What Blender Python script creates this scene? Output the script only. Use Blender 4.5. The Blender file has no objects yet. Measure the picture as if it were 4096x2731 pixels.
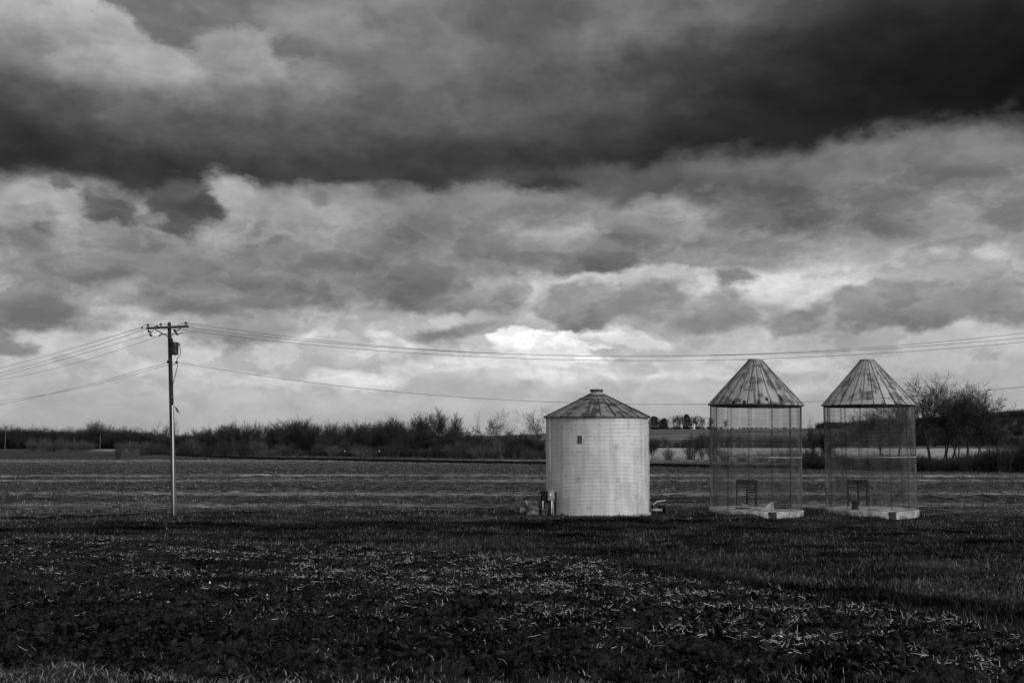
import bpy, math, random
import numpy as np
from mathutils import Vector

# ------------------------------------------------------------------ camera
SC = bpy.context.scene
COL = SC.collection
FPX, CX, CY = 1088.0, 512.0, 341.0           # focal length / centre in 1024 px pictures
PITCH = math.radians(5.07)
EYE = 3.9
cam_d = bpy.data.cameras.new('camera')
cam_d.sensor_width = 36.0
cam_d.lens = 36.0 * FPX / 1024.0
cam_d.clip_start = 0.1
cam_d.clip_end = 20000
cam = bpy.data.objects.new('camera', cam_d)
cam.location = (0, 0, EYE)
cam.rotation_euler = (math.pi / 2 + PITCH, 0, 0)
COL.objects.link(cam)
SC.camera = cam
SC.view_settings.view_transform = 'Standard'
SC.view_settings.look = 'None'
SC.view_settings.exposure = 0.0
SC.view_settings.gamma = 1.0
SC.cycles.max_bounces = 6
SC.cycles.diffuse_bounces = 2
SC.cycles.transparent_max_bounces = 6


def ray(u, v):
    """direction through a point of the 1024 px picture"""
    x, y = (u - CX) / FPX, (CY - v) / FPX
    c, s = math.cos(PITCH), math.sin(PITCH)
    return Vector((x, c - y * s, s + y * c))


def at(u, v, Y):
    d = ray(u, v)
    return Vector((0, 0, EYE)) + d * (Y / d.y)


def gx(u, Y):
    return (u - CX) / FPX * Y * 0.997


def src(x, y, Y):
    """same, for points read off the 4096 px photograph"""
    return at(x / 4.0, y / 4.0, Y)


def lin(g):
    g /= 255.0
    return g / 12.92 if g <= 0.04045 else ((g + 0.055) / 1.055) ** 2.4


# ------------------------------------------------------------------ world
SUN_AZ, SUN_EL = math.radians(138), math.radians(30)   # azimuth measured from +Y towards +X
world = bpy.data.worlds.new('World')
SC.world = world
world.use_nodes = True
WT = world.node_tree
WT.nodes.clear()
world.cycles.sampling_method = 'MANUAL'
world.cycles.sample_map_resolution = 256


class NT:
    """small node-tree writer"""

    def __init__(self, tree):
        self.t = tree

    def n(self, kind, ins=(), **attrs):
        nd = self.t.nodes.new(kind)
        for k, val in attrs.items():
            setattr(nd, k, val)
        for k, val in (ins.items() if isinstance(ins, dict) else enumerate(ins)):
            if val is None:
                continue
            s = nd.inputs[k]
            if hasattr(val, 'is_output'):
                self.t.links.new(val, s)
            else:
                s.default_value = val
        return nd

    def m(self, op, a, b=None, c=None):
        return self.n('ShaderNodeMath', (a, b, c), operation=op).outputs[0]

    def vm(self, op, a, b=None):
        nd = self.n('ShaderNodeVectorMath', (a, b), operation=op)
        return nd.outputs['Value'] if op in ('LENGTH', 'DOT_PRODUCT') else nd.outputs[0]

    def noise(self, vec, scale, detail=4, rough=0.55, dist=0.0, out=0):
        nd = self.n('ShaderNodeTexNoise', {'Vector': vec, 'Scale': scale, 'Detail': detail, 'Roughness': rough, 'Distortion': dist})
        return nd.outputs[out]

    def rng(self, v, a, b, c=0.0, d=1.0, smooth=True):
        nd = self.n('ShaderNodeMapRange', {'Value': v, 'From Min': a, 'From Max': b, 'To Min': c, 'To Max': d},
                    interpolation_type='SMOOTHSTEP' if smooth else 'LINEAR')
        return nd.outputs[0]

    def mix(self, f, a, b):
        nd = self.n('ShaderNodeMix', data_type='FLOAT')
        for s, val in ((nd.inputs[0], f), (nd.inputs[2], a), (nd.inputs[3], b)):
            if hasattr(val, 'is_output'):
                self.t.links.new(val, s)
            else:
                s.default_value = val
        return nd.outputs[0]

    def ramp(self, f, stops, interp='LINEAR'):
        nd = self.n('ShaderNodeValToRGB', (f,))
        cr = nd.color_ramp
        cr.interpolation = interp
        while len(cr.elements) < len(stops):
            cr.elements.new(0.5)
        for e, (p, g) in zip(cr.elements, stops):
            e.position = p
            e.color = (g, g, g, 1)
        return nd.outputs[0]

    def curve(self, f, pts):
        nd = self.n('ShaderNodeFloatCurve', {'Value': f})
        c = nd.mapping.curves[0]
        while len(c.points) < len(pts):
            c.points.new(0.5, 0.5)
        for p, (x, y) in zip(c.points, pts):
            p.location = (x, y)
        nd.mapping.update()
        return nd.outputs[0]


def azel(x, y):
    """azimuth and elevation of a point of the 2352 px view of the photograph"""
    d = ray(x * 1024 / 2352, y * 1024 / 2352).normalized()
    return math.atan2(d.x, d.y), math.asin(d.z)


W = NT(WT)
gen = W.n('ShaderNodeTexCoord').outputs['Generated']
direc = W.vm('NORMALIZE', gen)
sep = W.n('ShaderNodeSeparateXYZ', (direc,))
az = W.m('ARCTAN2', sep.outputs[0], sep.outputs[1])
el = W.m('ARCSINE', sep.outputs[2])
dflat = W.vm('MULTIPLY', direc, (1, 1, 1.7))
warpA = W.noise(dflat, 9.0, 8, 0.56, out=1)
warpB = W.noise(W.vm('ADD', dflat, (3.1, 1.7, 9.2)), 30.0, 7, 0.54, out=1)
wa = W.vm('SUBTRACT', warpA, (0.5, 0.5, 0.5))
wb = W.vm('SUBTRACT', warpB, (0.5, 0.5, 0.5))
wsum = W.vm('ADD', W.vm('MULTIPLY', wa, (0.070, 0.052, 0)), W.vm('MULTIPLY', wb, (0.030, 0.023, 0)))
pos0 = W.n('ShaderNodeCombineXYZ', (az, el, 0.0)).outputs[0]
pos = W.vm('ADD', pos0, wsum)
psep = W.n('ShaderNodeSeparateXYZ', (pos,))
paz, pel = psep.outputs[0], psep.outputs[1]
billow = W.noise(W.vm('ADD', dflat, (7.0, 2.0, 4.0)), 24.0, 8, 0.58)
fine = W.noise(W.vm('ADD', dflat, (1.0, 5.0, 2.0)), 60.0, 6, 0.6)
soft = W.noise(W.vm('MULTIPLY', direc, (6, 6, 11)), 1.0, 3, 0.5)
billow_c = W.m('SUBTRACT', billow, 0.5)
# round lobes for the cumulus edges
lobes = W.n('ShaderNodeTexVoronoi', {'Vector': W.vm('ADD', W.vm('MULTIPLY', direc, (1, 1, 1.3)), wsum), 'Scale': 22.0, 'Detail': 3.0, 'Roughness': 0.6, 'Smoothness': 0.35}, feature='SMOOTH_F1', normalize=True).outputs['Distance']
billow_b = W.m('SUBTRACT', lobes, 0.42)
fine_c = W.m('SUBTRACT', fine, 0.5)

sky = W.n('ShaderNodeTexSky', sky_type='NISHITA', sun_disc=False, sun_elevation=SUN_EL, sun_rotation=SUN_AZ)
sky_bw = W.n('ShaderNodeRGBToBW', (sky.outputs[0],)).outputs[0]
# background deck of cloud, by elevation in degrees (grey levels as seen, made linear)
deg = W.m('MULTIPLY', pel, 180 / math.pi)
dn = W.m('DIVIDE', deg, 60.0)
L = W.ramp(dn, [(0.0, lin(168)), (0.035, lin(176)), (0.07, lin(190)), (0.09, lin(186)), (0.115, lin(168)), (0.15, lin(158)),
                (0.19, lin(148)), (0.225, lin(140)), (0.27, lin(112)), (0.36, lin(108)), (0.45, lin(122)), (1.0, lin(150))])
L = W.n('ShaderNodeRGBToBW', (L,)).outputs[0]
# the clear-air share of the sky shows through the thin deck
L = W.m('ADD', W.m('MULTIPLY', L, 0.9), W.m('MULTIPLY', W.m('MINIMUM', sky_bw, 6.0), 0.008))
L = W.m('MULTIPLY', L, W.rng(soft, 0.2, 0.8, 0.80, 1.2, False))


def cloud(x, y, rx, ry, top, bottom=None, edge=0.35, rag=1.0, amount=1.0):
    """one cloud: an ellipse with a ragged noise edge, its own brightness and a darker base"""
    global L
    bottom = top if bottom is None else bottom
    a0, e0 = azel(x, y)
    ra = abs(azel(x + rx, y)[0] - azel(x - rx, y)[0]) / 2
    re = abs(azel(x, y + ry)[1] - azel(x, y - ry)[1]) / 2
    # the tiny dependence on the sky so far keeps the clouds evaluated one after another (Cycles' stack is small)
    nd = W.n('ShaderNodeVectorMath', (W.n('ShaderNodeCombineXYZ', (L, 0.0, 0.0)).outputs[0], (1e-6, 0, 0), pos), operation='MULTIPLY_ADD')
    q = W.vm('MULTIPLY', W.vm('SUBTRACT', nd.outputs[0], (a0, e0, 0)), (1 / ra, 1 / re, 0))
    r = W.m('ADD', W.vm('LENGTH', q), W.m('MULTIPLY_ADD', billow_c, 1.0 * rag, W.m('MULTIPLY_ADD', billow_b, 1.1 * rag, W.m('MULTIPLY', fine_c, 0.9 * max(rag - 0.6, 0)))))
    alpha = W.rng(r, 1.0 + edge, 1.0 - edge, 0.0, amount)
    if bottom != top:
        yy = W.n('ShaderNodeSeparateXYZ', (q,)).outputs[1]
        lum = W.rng(yy, -0.9, 0.9, lin(bottom), lin(top))
    else:
        lum = lin(top)
    L = W.mix(alpha, L, lum)


# --- high clouds over the dark shelf
for c in [(1050, 120, 420, 260, 114, 100, 0.6, 0.4), (380, 40, 330, 120, 118, 112, 0.4, 0.5),
          (90, 70, 215, 120, 176, 150, 0.12, 0.7), (40, 190, 120, 120, 132, 108, 0.5, 0.6),
          (330, 190, 190, 80, 166, 118, 0.18, 0.8), (610, 165, 170, 85, 160, 120, 0.22, 0.9),
          (820, 85, 170, 95, 142, 122, 0.4, 0.9), (690, 120, 60, 22, 118, 110, 0.5, 1.2),
          (1010, 90, 150, 130, 128, 110, 0.5, 0.8), (1230, 60, 130, 160, 102, 94, 0.6, 0.6),
          (1420, 100, 80, 110, 122, 108, 0.4, 1.0), (1700, 55, 150, 45, 112, 98, 0.5, 0.8), (1560, 170, 160, 60, 88, 80, 0.6, 0.8)]:
    cloud(*c)

# --- the dark shelf cloud: lower edge, depth and darkness vary along the horizon
az_l, az_r = azel(-600, 400)[0], azel(2950, 400)[0]
fx = W.rng(paz, az_l, az_r, 0, 1, False)


def fxp(x):
    return (azel(x, 400)[0] - az_l) / (az_r - az_l)


edge_pts = [(-600, 380), (0, 404), (300, 436), (620, 460), (900, 444), (1200, 444), (1480, 416), (1680, 368), (1900, 358), (2080, 326), (2352, 328), (2950, 260)]
edge_el = W.m('MULTIPLY', W.curve(fx, [(fxp(x), math.degrees(azel(x, y)[1]) / 30) for x, y in edge_pts]), math.radians(30))
depth = W.m('MULTIPLY', W.curve(fx, [(fxp(x), d / 1000) for x, d in [(-600, 330), (0, 330), (300, 320), (620, 300), (1000, 260), (1350, 320), (1600, 400), (1850, 700), (2100, 900), (2952, 900)]]), 1000 / 2500)
darks = W.curve(fx, [(fxp(x), lin(g) * 10) for x, g in [(-600, 42), (0, 46), (300, 52), (800, 58), (1200, 55), (1600, 42), (1900, 34), (2200, 26), (2350, 24), (2950, 30)]])
t = W.m('SUBTRACT', pel, edge_el)
t = W.m('ADD', t, W.m('MULTIPLY', billow_c, 0.013))
low = W.rng(t, -0.012, 0.012)
lowfade = W.rng(t, -0.03, 0.02)
up = W.n('ShaderNodeMapRange', {'Value': W.m('DIVIDE', t, depth), 'From Min': 0.08, 'From Max': 1.0, 'To Min': 1.0, 'To Max': 0.0}, interpolation_type='SMOOTHERSTEP').outputs[0]
front = W.rng(sep.outputs[1], -0.2, 0.4)
alpha = W.m('MULTIPLY', W.m('MULTIPLY', W.mix(0.75, lowfade, low), up), front)
darkL = W.m('MULTIPLY', W.m('MULTIPLY', darks, 0.1), W.rng(soft, 0.2, 0.8, 0.75, 1.3, False))
L = W.mix(alpha, L, darkL)

# --- clouds between the shelf and the horizon
for c in [
    (1776, 425, 300, 75, 108, 100, 0.5, 0.5), (2150, 420, 260, 110, 128, 120, 0.5, 0.6), (1360, 430, 250, 48, 90, 96, 0.5, 0.5), (1235, 438, 75, 45, 60, 68, 0.4, 0.7),
    (150, 505, 170, 62, 166, 160, 0.5, 0.8), (515, 480, 60, 60, 172, 168, 0.5, 0.8), (700, 520, 190, 60, 158, 152, 0.6, 0.7), (640, 560, 130, 40, 166, 156, 0.5, 0.8),
    (60, 610, 110, 55, 176, 168, 0.5, 0.9), (40, 560, 55, 60, 130, 122, 0.65, 1.0, 0.8),
    (330, 610, 215, 80, 140, 118, 0.42, 0.8), (640, 640, 280, 62, 134, 120, 0.55, 0.8), (960, 565, 150, 95, 130, 112, 0.55, 0.8), (900, 640, 130, 40, 124, 116, 0.4, 0.8),
    (60, 720, 130, 52, 132, 112, 0.55, 0.8), (330, 700, 60, 40, 160, 150, 0.5, 0.9), (480, 705, 160, 36, 138, 126, 0.4, 0.8), (250, 745, 60, 22, 160, 150, 0.5, 0.9),
    (430, 502, 48, 36, 72, 78, 0.5, 1.5, 0.92), (392, 468, 26, 36, 90, 88, 0.7, 1.8, 0.85), (452, 468, 20, 24, 80, 78, 0.6, 1.6, 0.9),
    (225, 460, 30, 26, 106, 104, 0.7, 2.0), (265, 468, 36, 22, 102, 100, 0.7, 2.0), (245, 488, 34, 14, 112, 110, 0.7, 2.0), (275, 502, 38, 11, 104, 104, 0.6, 1.8), (345, 510, 24, 12, 126, 124, 0.7, 2.0),
    (150, 434, 30, 12, 84, 88, 0.7, 1.8, 0.75), (135, 425, 22, 14, 110, 110, 0.7, 2.0), (100, 521, 30, 12, 114, 112, 0.7, 1.6, 0.75), (80, 480, 36, 14, 146, 144, 0.7, 1.8), (50, 590, 40, 14, 150, 148, 0.7, 1.9),
    (715, 468, 26, 15, 106, 106, 0.6, 1.0, 0.7), (585, 542, 26, 14, 124, 124, 0.65, 1.2, 0.8), (630, 572, 24, 10, 124, 124, 0.65, 1.1, 0.8),
    (1150, 480, 150, 40, 140, 136, 0.5, 0.9), (1560, 500, 120, 50, 150, 142, 0.4, 0.9), (1740, 480, 95, 40, 106, 100, 0.50, 0.9), (2050, 490, 45, 60, 120, 116, 0.4, 0.9),
    (1416, 580, 90, 50, 120, 108, 0.50, 0.9), (1120, 590, 120, 50, 140, 128, 0.4, 0.9), (1611, 553, 45, 16, 112, 112, 0.6, 1.0, 0.7), (1640, 590, 140, 30, 140, 136, 0.5, 0.8), (2250, 520, 150, 70, 142, 136, 0.5, 0.7),
    (1776, 652, 240, 36, 212, 206, 0.45, 0.8), (1426, 640, 150, 22, 204, 200, 0.5, 0.8), (2230, 620, 130, 40, 180, 172, 0.5, 0.8), (1235, 690, 40, 60, 196, 190, 0.5, 0.9),
    (1690, 637, 45, 23, 132, 128, 0.42, 0.9), (1080, 698, 105, 36, 148, 124, 0.50, 0.8), (1336, 705, 98, 58, 154, 126, 0.22, 0.7), (1496, 690, 75, 40, 160, 146, 0.50, 0.9), (1641, 706, 100, 36, 160, 146, 0.50, 0.9),
    (2100, 700, 190, 58, 152, 124, 0.2, 0.8), (2300, 690, 75, 55, 142, 128, 0.42, 0.9), (1821, 735, 62, 26, 142, 134, 0.42, 0.9), (1060, 760, 90, 20, 140, 136, 0.55, 0.9), (1240, 758, 60, 20, 170, 165, 0.5, 0.9),
    (1000, 727, 110, 20, 194, 188, 0.5, 0.9), (105, 772, 70, 20, 204, 190, 0.65, 1.0, 0.8), (305, 765, 40, 32, 200, 184, 0.65, 1.0, 0.8), (560, 760, 130, 36, 150, 136, 0.4, 0.8), (30, 790, 60, 16, 150, 145, 0.4, 0.8),
    (775, 803, 80, 22, 214, 200, 0.35, 1.0), (910, 790, 56, 22, 218, 205, 0.35, 1.1), (825, 868, 80, 17, 222, 206, 0.4, 0.9), (600, 878, 90, 13, 212, 200, 0.5, 0.9), (415, 873, 42, 15, 204, 192, 0.5, 0.9), (340, 868, 55, 13, 202, 194, 0.5, 0.9), (500, 858, 48, 17, 200, 190, 0.5, 0.9),
    (1330, 848, 330, 28, 226, 214, 0.5, 0.8), (1600, 832, 260, 18, 200, 194, 0.5, 0.8), (1180, 793, 42, 30, 240, 230, 0.25, 1.1), (1300, 808, 105, 38, 252, 244, 0.18, 0.9), (1450, 778, 78, 18, 224, 210, 0.35, 1.1),
    (1430, 818, 55, 12, 186, 182, 0.4, 0.9), (2200, 845, 160, 30, 178, 172, 0.6, 0.7), (1650, 890, 260, 18, 190, 186, 0.6, 0.7), (900, 920, 260, 18, 186, 182, 0.6, 0.7)]:
    cloud(*c)
# many small puffs filling the deck between the shelf and the horizon
pf = W.noise(W.vm('ADD', W.vm('MULTIPLY', direc, (1, 1, 2.3)), W.vm('ADD', wsum, (2.2, 6.1, 0.4))), 17.0, 8, 0.57)
pf = W.m('MULTIPLY_ADD', billow_b, -0.22, pf)
inner, rim = W.rng(pf, 0.50, 0.60), W.rng(pf, 0.44, 0.51)
puffs = W.m('SUBTRACT', W.m('MULTIPLY', rim, 0.10), W.m('MULTIPLY', inner, 0.24))
zone_ = W.m('MULTIPLY', W.m('MULTIPLY', W.rng(el, 0.02, 0.07, 0.25, 1.0), W.rng(t, -0.01, -0.03)), front)
L = W.m('MULTIPLY', L, W.m('MULTIPLY_ADD', puffs, zone_, 1.03))
# texture of the vapour itself
L = W.m('MULTIPLY', L, W.rng(billow, 0.25, 0.75, 0.91, 1.09, False))
L = W.m('MULTIPLY', L, W.rng(fine, 0.25, 0.75, 0.965, 1.035, False))
# relief: vapour facing up is lit, its underside is in shade
n_here = W.noise(W.vm('ADD', dflat, wsum), 14.0, 6, 0.55)
n_up = W.noise(W.vm('ADD', W.vm('ADD', dflat, wsum), (0.006, 0.0, 0.030)), 14.0, 6, 0.55)
rel = W.rng(W.m('SUBTRACT', n_here, n_up), -0.16, 0.16, -0.20, 0.17, False)
L = W.m('MULTIPLY', L, W.m('MULTIPLY_ADD', rel, W.rng(el, 0.02, 0.16, 0.3, 1.0), 1.0))
# thin bright overcast on the sun's side, behind the camera
sund = (math.sin(SUN_AZ) * math.cos(SUN_EL), math.cos(SUN_AZ) * math.cos(SUN_EL), math.sin(SUN_EL))
glow = W.rng(W.vm('DOT_PRODUCT', direc, sund), 0.1, 1.0, 0.0, 1.0)
L = W.m('ADD', L, W.m('MULTIPLY', glow, 0.75))
L = W.mix(W.rng(el, -0.05, 0.0), 0.03, L)
bgc = W.m('MULTIPLY', L, 10.0)
bg = W.n('ShaderNodeBackground', {'Color': bgc, 'Strength': 0.1})
wo = W.n('ShaderNodeOutputWorld', (bg.outputs[0],))

# ------------------------------------------------------------------ sun behind thin cloud
sun_d = bpy.data.lights.new('sun', 'SUN')
sun_d.energy = 1.5
sun_d.angle = math.radians(10)
sun_d.color = (1.0, 1.0, 1.0)          # the photograph is black and white
sun = bpy.data.objects.new('sun', sun_d)
sun.rotation_euler = Vector(sund).to_track_quat('Z', 'Y').to_euler()
sun.location = (0, 0, 60)
COL.objects.link(sun)


# ------------------------------------------------------------------ helpers: materials
def mat(name, base, rough=0.9, metal=0.0, spec=0.3, build=None, bump=None):
    m = bpy.data.materials.new(name)
    m.use_nodes = True
    t = NT(m.node_tree)
    m.node_tree.nodes.clear()
    b = t.n('ShaderNodeBsdfPrincipled', {'Roughness': rough, 'Metallic': metal, 'Specular IOR Level': spec})
    t.n('ShaderNodeOutputMaterial', (b.outputs[0],))
    b.inputs['Base Color'].default_value = (base, base, base, 1)
    if build:
        v = build(t)
        t.t.links.new(v, b.inputs['Base Color'])
    if bump:
        h, st, dist = bump(t)
        bn = t.n('ShaderNodeBump', {'Height': h, 'Strength': st, 'Distance': dist})
        t.t.links.new(bn.outputs[0], b.inputs['Normal'])
    return m


def noisy(lo, hi, scale, detail=5, rough=0.6, a=0.3, b=0.7, stretch=(1, 1, 1), obj=True):
    def f(t):
        c = t.n('ShaderNodeTexCoord').outputs['Object' if obj else 'Generated']
        n = t.noise(t.vm('MULTIPLY', c, stretch), scale, detail, rough)
        return t.rng(n, a, b, lo, hi)
    return f


def wpos(t):
    return t.n('ShaderNodeNewGeometry').outputs['Position']


# ------------------------------------------------------------------ helpers: geometry
class MB:
    def __init__(self):
        self.v, self.f, self.n = [], [], 0

    def add(self, verts, faces):
        verts = np.asarray(verts, dtype=np.float64).reshape(-1, 3)
        self.v.append(verts)
        n = self.n
        self.f.extend([tuple(i + n for i in f) for f in faces])
        self.n += len(verts)
        return self

    def tube(self, pts, radii, sides=6, cap=True):
        pts = [Vector(p) for p in pts]
        k = len(pts)
        if not hasattr(radii, '__len__'):
            radii = [radii] * k
        vs, fs = [], []
        tan = (pts[-1] - pts[0]).normalized()
        ref = Vector((0, 0, 1)) if abs(tan.z) < 0.9 else Vector((1, 0, 0))
        for i, p in enumerate(pts):
            a, b = pts[max(i - 1, 0)], pts[min(i + 1, k - 1)]
            tg = b - a
            tg = tg.normalized() if tg.length > 1e-9 else tan
            s = tg.cross(ref)
            s = s.normalized() if s.length > 1e-6 else Vector((1, 0, 0))
            w = s.cross(tg)
            for j in range(sides):
                an = 2 * math.pi * j / sides
                vs.append(p + (s * math.cos(an) + w * math.sin(an)) * radii[i])
        for i in range(k - 1):
            for j in range(sides):
                j2 = (j + 1) % sides
                fs.append((i * sides + j, i * sides + j2, (i + 1) * sides + j2, (i + 1) * sides + j))
        if cap:
            fs.append(tuple(range(sides - 1, -1, -1)))
            fs.append(tuple((k - 1) * sides + j for j in range(sides)))
        return self.add([tuple(q) for q in vs], fs)

    def box(self, c, size, rz=0.0, ry=0.0, bev=0.0):
        sx, sy, sz = (s / 2 for s in size)
        if bev > 0:
            b = min(bev, sx * .9, sy * .9, sz * .9)
            ring = []
            for z, ins in ((-sz, b), (-sz + b, 0), (sz - b, 0), (sz, b)):
                x, y = sx - ins, sy - ins
                ring.append([(-x + b, -y, z), (x - b, -y, z), (x, -y + b, z), (x, y - b, z), (x - b, y, z), (-x + b, y, z), (-x, y - b, z), (-x, -y + b, z)])
            vs = [p for r in ring for p in r]
            fs = [(i * 8 + j, i * 8 + (j + 1) % 8, (i + 1) * 8 + (j + 1) % 8, (i + 1) * 8 + j) for i in range(3) for j in range(8)]
            fs += [tuple(range(7, -1, -1)), tuple(24 + j for j in range(8))]
        else:
            vs = [(x * sx, y * sy, z * sz) for z in (-1, 1) for x, y in ((-1, -1), (1, -1), (1, 1), (-1, 1))]
            fs = [(3, 2, 1, 0), (4, 5, 6, 7), (0, 1, 5, 4), (1, 2, 6, 5), (2, 3, 7, 6), (3, 0, 4, 7)]
        cz, szn, cy, syn = math.cos(rz), math.sin(rz), math.cos(ry), math.sin(ry)
        out = []
        for x, y, z in vs:
            x, z = x * cy + z * syn, -x * syn + z * cy
            x, y = x * cz - y * szn, x * szn + y * cz
            out.append((x + c[0], y + c[1], z + c[2]))
        return self.add(out, fs)

    def lathe(self, prof, seg=48, c=(0, 0, 0), a0=0.0, a1=2 * math.pi, axis='z'):
        full = abs(a1 - a0 - 2 * math.pi) < 1e-6
        m = seg if full else seg + 1
        vs = []
        for r, z in prof:
            for j in range(m):
                a = a0 + (a1 - a0) * j / seg
                p = (r * math.cos(a), r * math.sin(a), z)
                if axis == 'x':
                    p = (p[2], p[0], p[1])
                vs.append((p[0] + c[0], p[1] + c[1], p[2] + c[2]))
        fs = []
        for i in range(len(prof) - 1):
            for j in range(seg):
                j2 = (j + 1) % m
                fs.append((i * m + j, i * m + j2, (i + 1) * m + j2, (i + 1) * m + j))
        return self.add(vs, fs)

    def prism(self, poly, t0, t1, axis='y'):
        """poly in (x, z), extruded from y = t0 to y = t1"""
        n = len(poly)
        vs = [(x, t0, z) for x, z in poly] + [(x, t1, z) for x, z in poly]
        fs = [tuple(range(n)), tuple(range(2 * n - 1, n - 1, -1))]
        fs += [(i, i + n, (i + 1) % n + n, (i + 1) % n) for i in range(n)]
        return self.add(vs, fs)

    def arrays(self):
        return np.concatenate(self.v), self.f

    def build(self, name, material, parent=None, smooth=False, loc=None):
        me = bpy.data.meshes.new(name)
        me.from_pydata(np.concatenate(self.v).tolist(), [], self.f)
        return link(name, me, material, parent, smooth, loc)


def link(name, me, material, parent=None, smooth=False, loc=None):
    if material:
        me.materials.append(material)
    if smooth:
        me.polygons.foreach_set('use_smooth', [True] * len(me.polygons))
    me.update()
    o = bpy.data.objects.new(name, me)
    COL.objects.link(o)
    if parent:
        o.parent = parent
    if loc is not None:
        o.location = loc
    return o


def mesh_np(name, verts, faces):
    """mesh from numpy arrays; every face has the same number of corners"""
    me = bpy.data.meshes.new(name)
    k = faces.shape[1]
    me.vertices.add(len(verts))
    me.vertices.foreach_set('co', np.ascontiguousarray(verts, dtype=np.float32).ravel())
    me.loops.add(faces.size)
    me.loops.foreach_set('vertex_index', np.ascontiguousarray(faces, dtype=np.int32).ravel())
    me.polygons.add(len(faces))
    me.polygons.foreach_set('loop_start', np.arange(0, faces.size, k, dtype=np.int32))
    me.update(calc_edges=True)
    return me


def tag(o, label=None, cat=None, group=None, kind=None):
    if label:
        o['label'] = label
    if cat:
        o['category'] = cat
    if group:
        o['group'] = group
    if kind:
        o['kind'] = kind
    return o


def thing(name, label, cat, loc=(0, 0, 0), rz=0.0, group=None):
    o = bpy.data.objects.new(name, None)
    o.empty_display_size = 0.3
    COL.objects.link(o)
    o.location = loc
    o.rotation_euler = (0, 0, rz)
    return tag(o, label, cat, group)


def copy_thing(root, loc, rz, scale, label, group=None):
    r = root.copy()
    COL.objects.link(r)
    r.location, r.rotation_euler, r.scale = loc, (0, 0, rz), scale
    for ch in list(root.children):
        c = ch.copy()
        COL.objects.link(c)
        c.parent = r
        for g in list(ch.children):
            d = g.copy()
            COL.objects.link(d)
            d.parent = c
    r['label'] = label
    if group:
        r['group'] = group
    elif 'group' in r:
        del r['group']
    return r


# ------------------------------------------------------------------ noise in numpy
def _hash(ix, iy, seed):
    h = (ix.astype(np.int64) * 374761393 + iy.astype(np.int64) * 668265263 + seed * 982451653) & 0xFFFFFFFF
    h = ((h ^ (h >> 13)) * 1274126177) & 0xFFFFFFFF
    h = ((h ^ (h >> 16)) * 2246822519) & 0xFFFFFFFF
    return (h ^ (h >> 15)) & 0xFFFF


def perlin(x, y, seed=0):
    ix, iy = np.floor(x), np.floor(y)
    fx_, fy_ = x - ix, y - iy
    ux, uy = fx_ * fx_ * fx_ * (fx_ * (fx_ * 6 - 15) + 10), fy_ * fy_ * fy_ * (fy_ * (fy_ * 6 - 15) + 10)

    def g(dx, dy):
        a = _hash(ix + dx, iy + dy, seed) * (2 * np.pi / 65536)
        return np.cos(a) * (fx_ - dx) + np.sin(a) * (fy_ - dy)
    a, b, c, d = g(0, 0), g(1, 0), g(0, 1), g(1, 1)
    return ((a + ux * (b - a)) * (1 - uy) + (c + ux * (d - c)) * uy) * 1.5


def fbm(x, y, oct_=4, seed=0, gain=0.5):
    s, a = 0, 1.0
    for i in range(oct_):
        s = s + a * perlin(x * 2 ** i + 17.3 * i, y * 2 ** i + 5.1 * i, seed + i)
        a *= gain
    return s


def sstep(a, b, x):
    t_ = np.clip((x - a) / (b - a), 0, 1)
    return t_ * t_ * (3 - 2 * t_)


# ------------------------------------------------------------------ terrain
AZ_H = np.array([-3.2, -0.7, -0.45, -0.2, 0.0, 0.06, 0.13, 0.25, 0.33, 0.4, 0.47, 0.7, 3.2])
A_H = np.array([3.0, 3.0, 3.5, 4.0, 6.0, 8.5, 10.2, 10.6, 13.0, 16.5, 19.0, 20.0, 10.0])


def ground_z(x, y):
    x, y = np.asarray(x, float), np.asarray(y, float)
    d = np.sqrt(x * x + y * y)
    a = np.arctan2(x, y)
    yy = np.clip(y, 0, 52)
    z = 2.6 * (1 - yy / 52) ** 1.6
    z = z + np.interp(a, AZ_H, A_H) * sstep(430, 820, d) * (1 - 0.5 * sstep(900, 1800, d))
    # earth banked against the front of each crib slab
    for cx_b in (gx(754.8, 56.0), gx(869.5, 56.0)):
        dx, dy = x - cx_b, y - 56.0
        r = np.sqrt(dx * dx + dy * dy)
        b = np.degrees(np.arctan2(dx, -dy))
        z = z + 0.15 * (1 - sstep(2.35, 4.4, r)) * sstep(-150, -100, b) * (1 - sstep(-14, 3, b)) * (r > 1.9)
    # soft swales in the grass
    z = z + 0.10 * perlin(x / 7.0, y / 5.0, 3) * sstep(12, 20, d) * (1 - sstep(60, 80, d))
    return z


BND_A = np.array([-0.9] + [math.atan2(gx(x * 1024 / 2352, 30), 30) for x in (-200, 0, 300, 600, 1000, 1300, 1600, 1900, 2150, 2352)] + [0.9])
BND_D = np.array([50, 48, 46, 41, 36.5, 32, 28, 22, 18, 15, 12.5, 10.0])


def soil_limit(x, y):
    a = np.arctan2(x, y)
    return np.interp(a, BND_A, BND_D) + 1.4 * perlin(x / 2.2, y / 2.2, 8) + 0.5 * perlin(x / 0.6, y / 0.6, 9)


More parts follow.
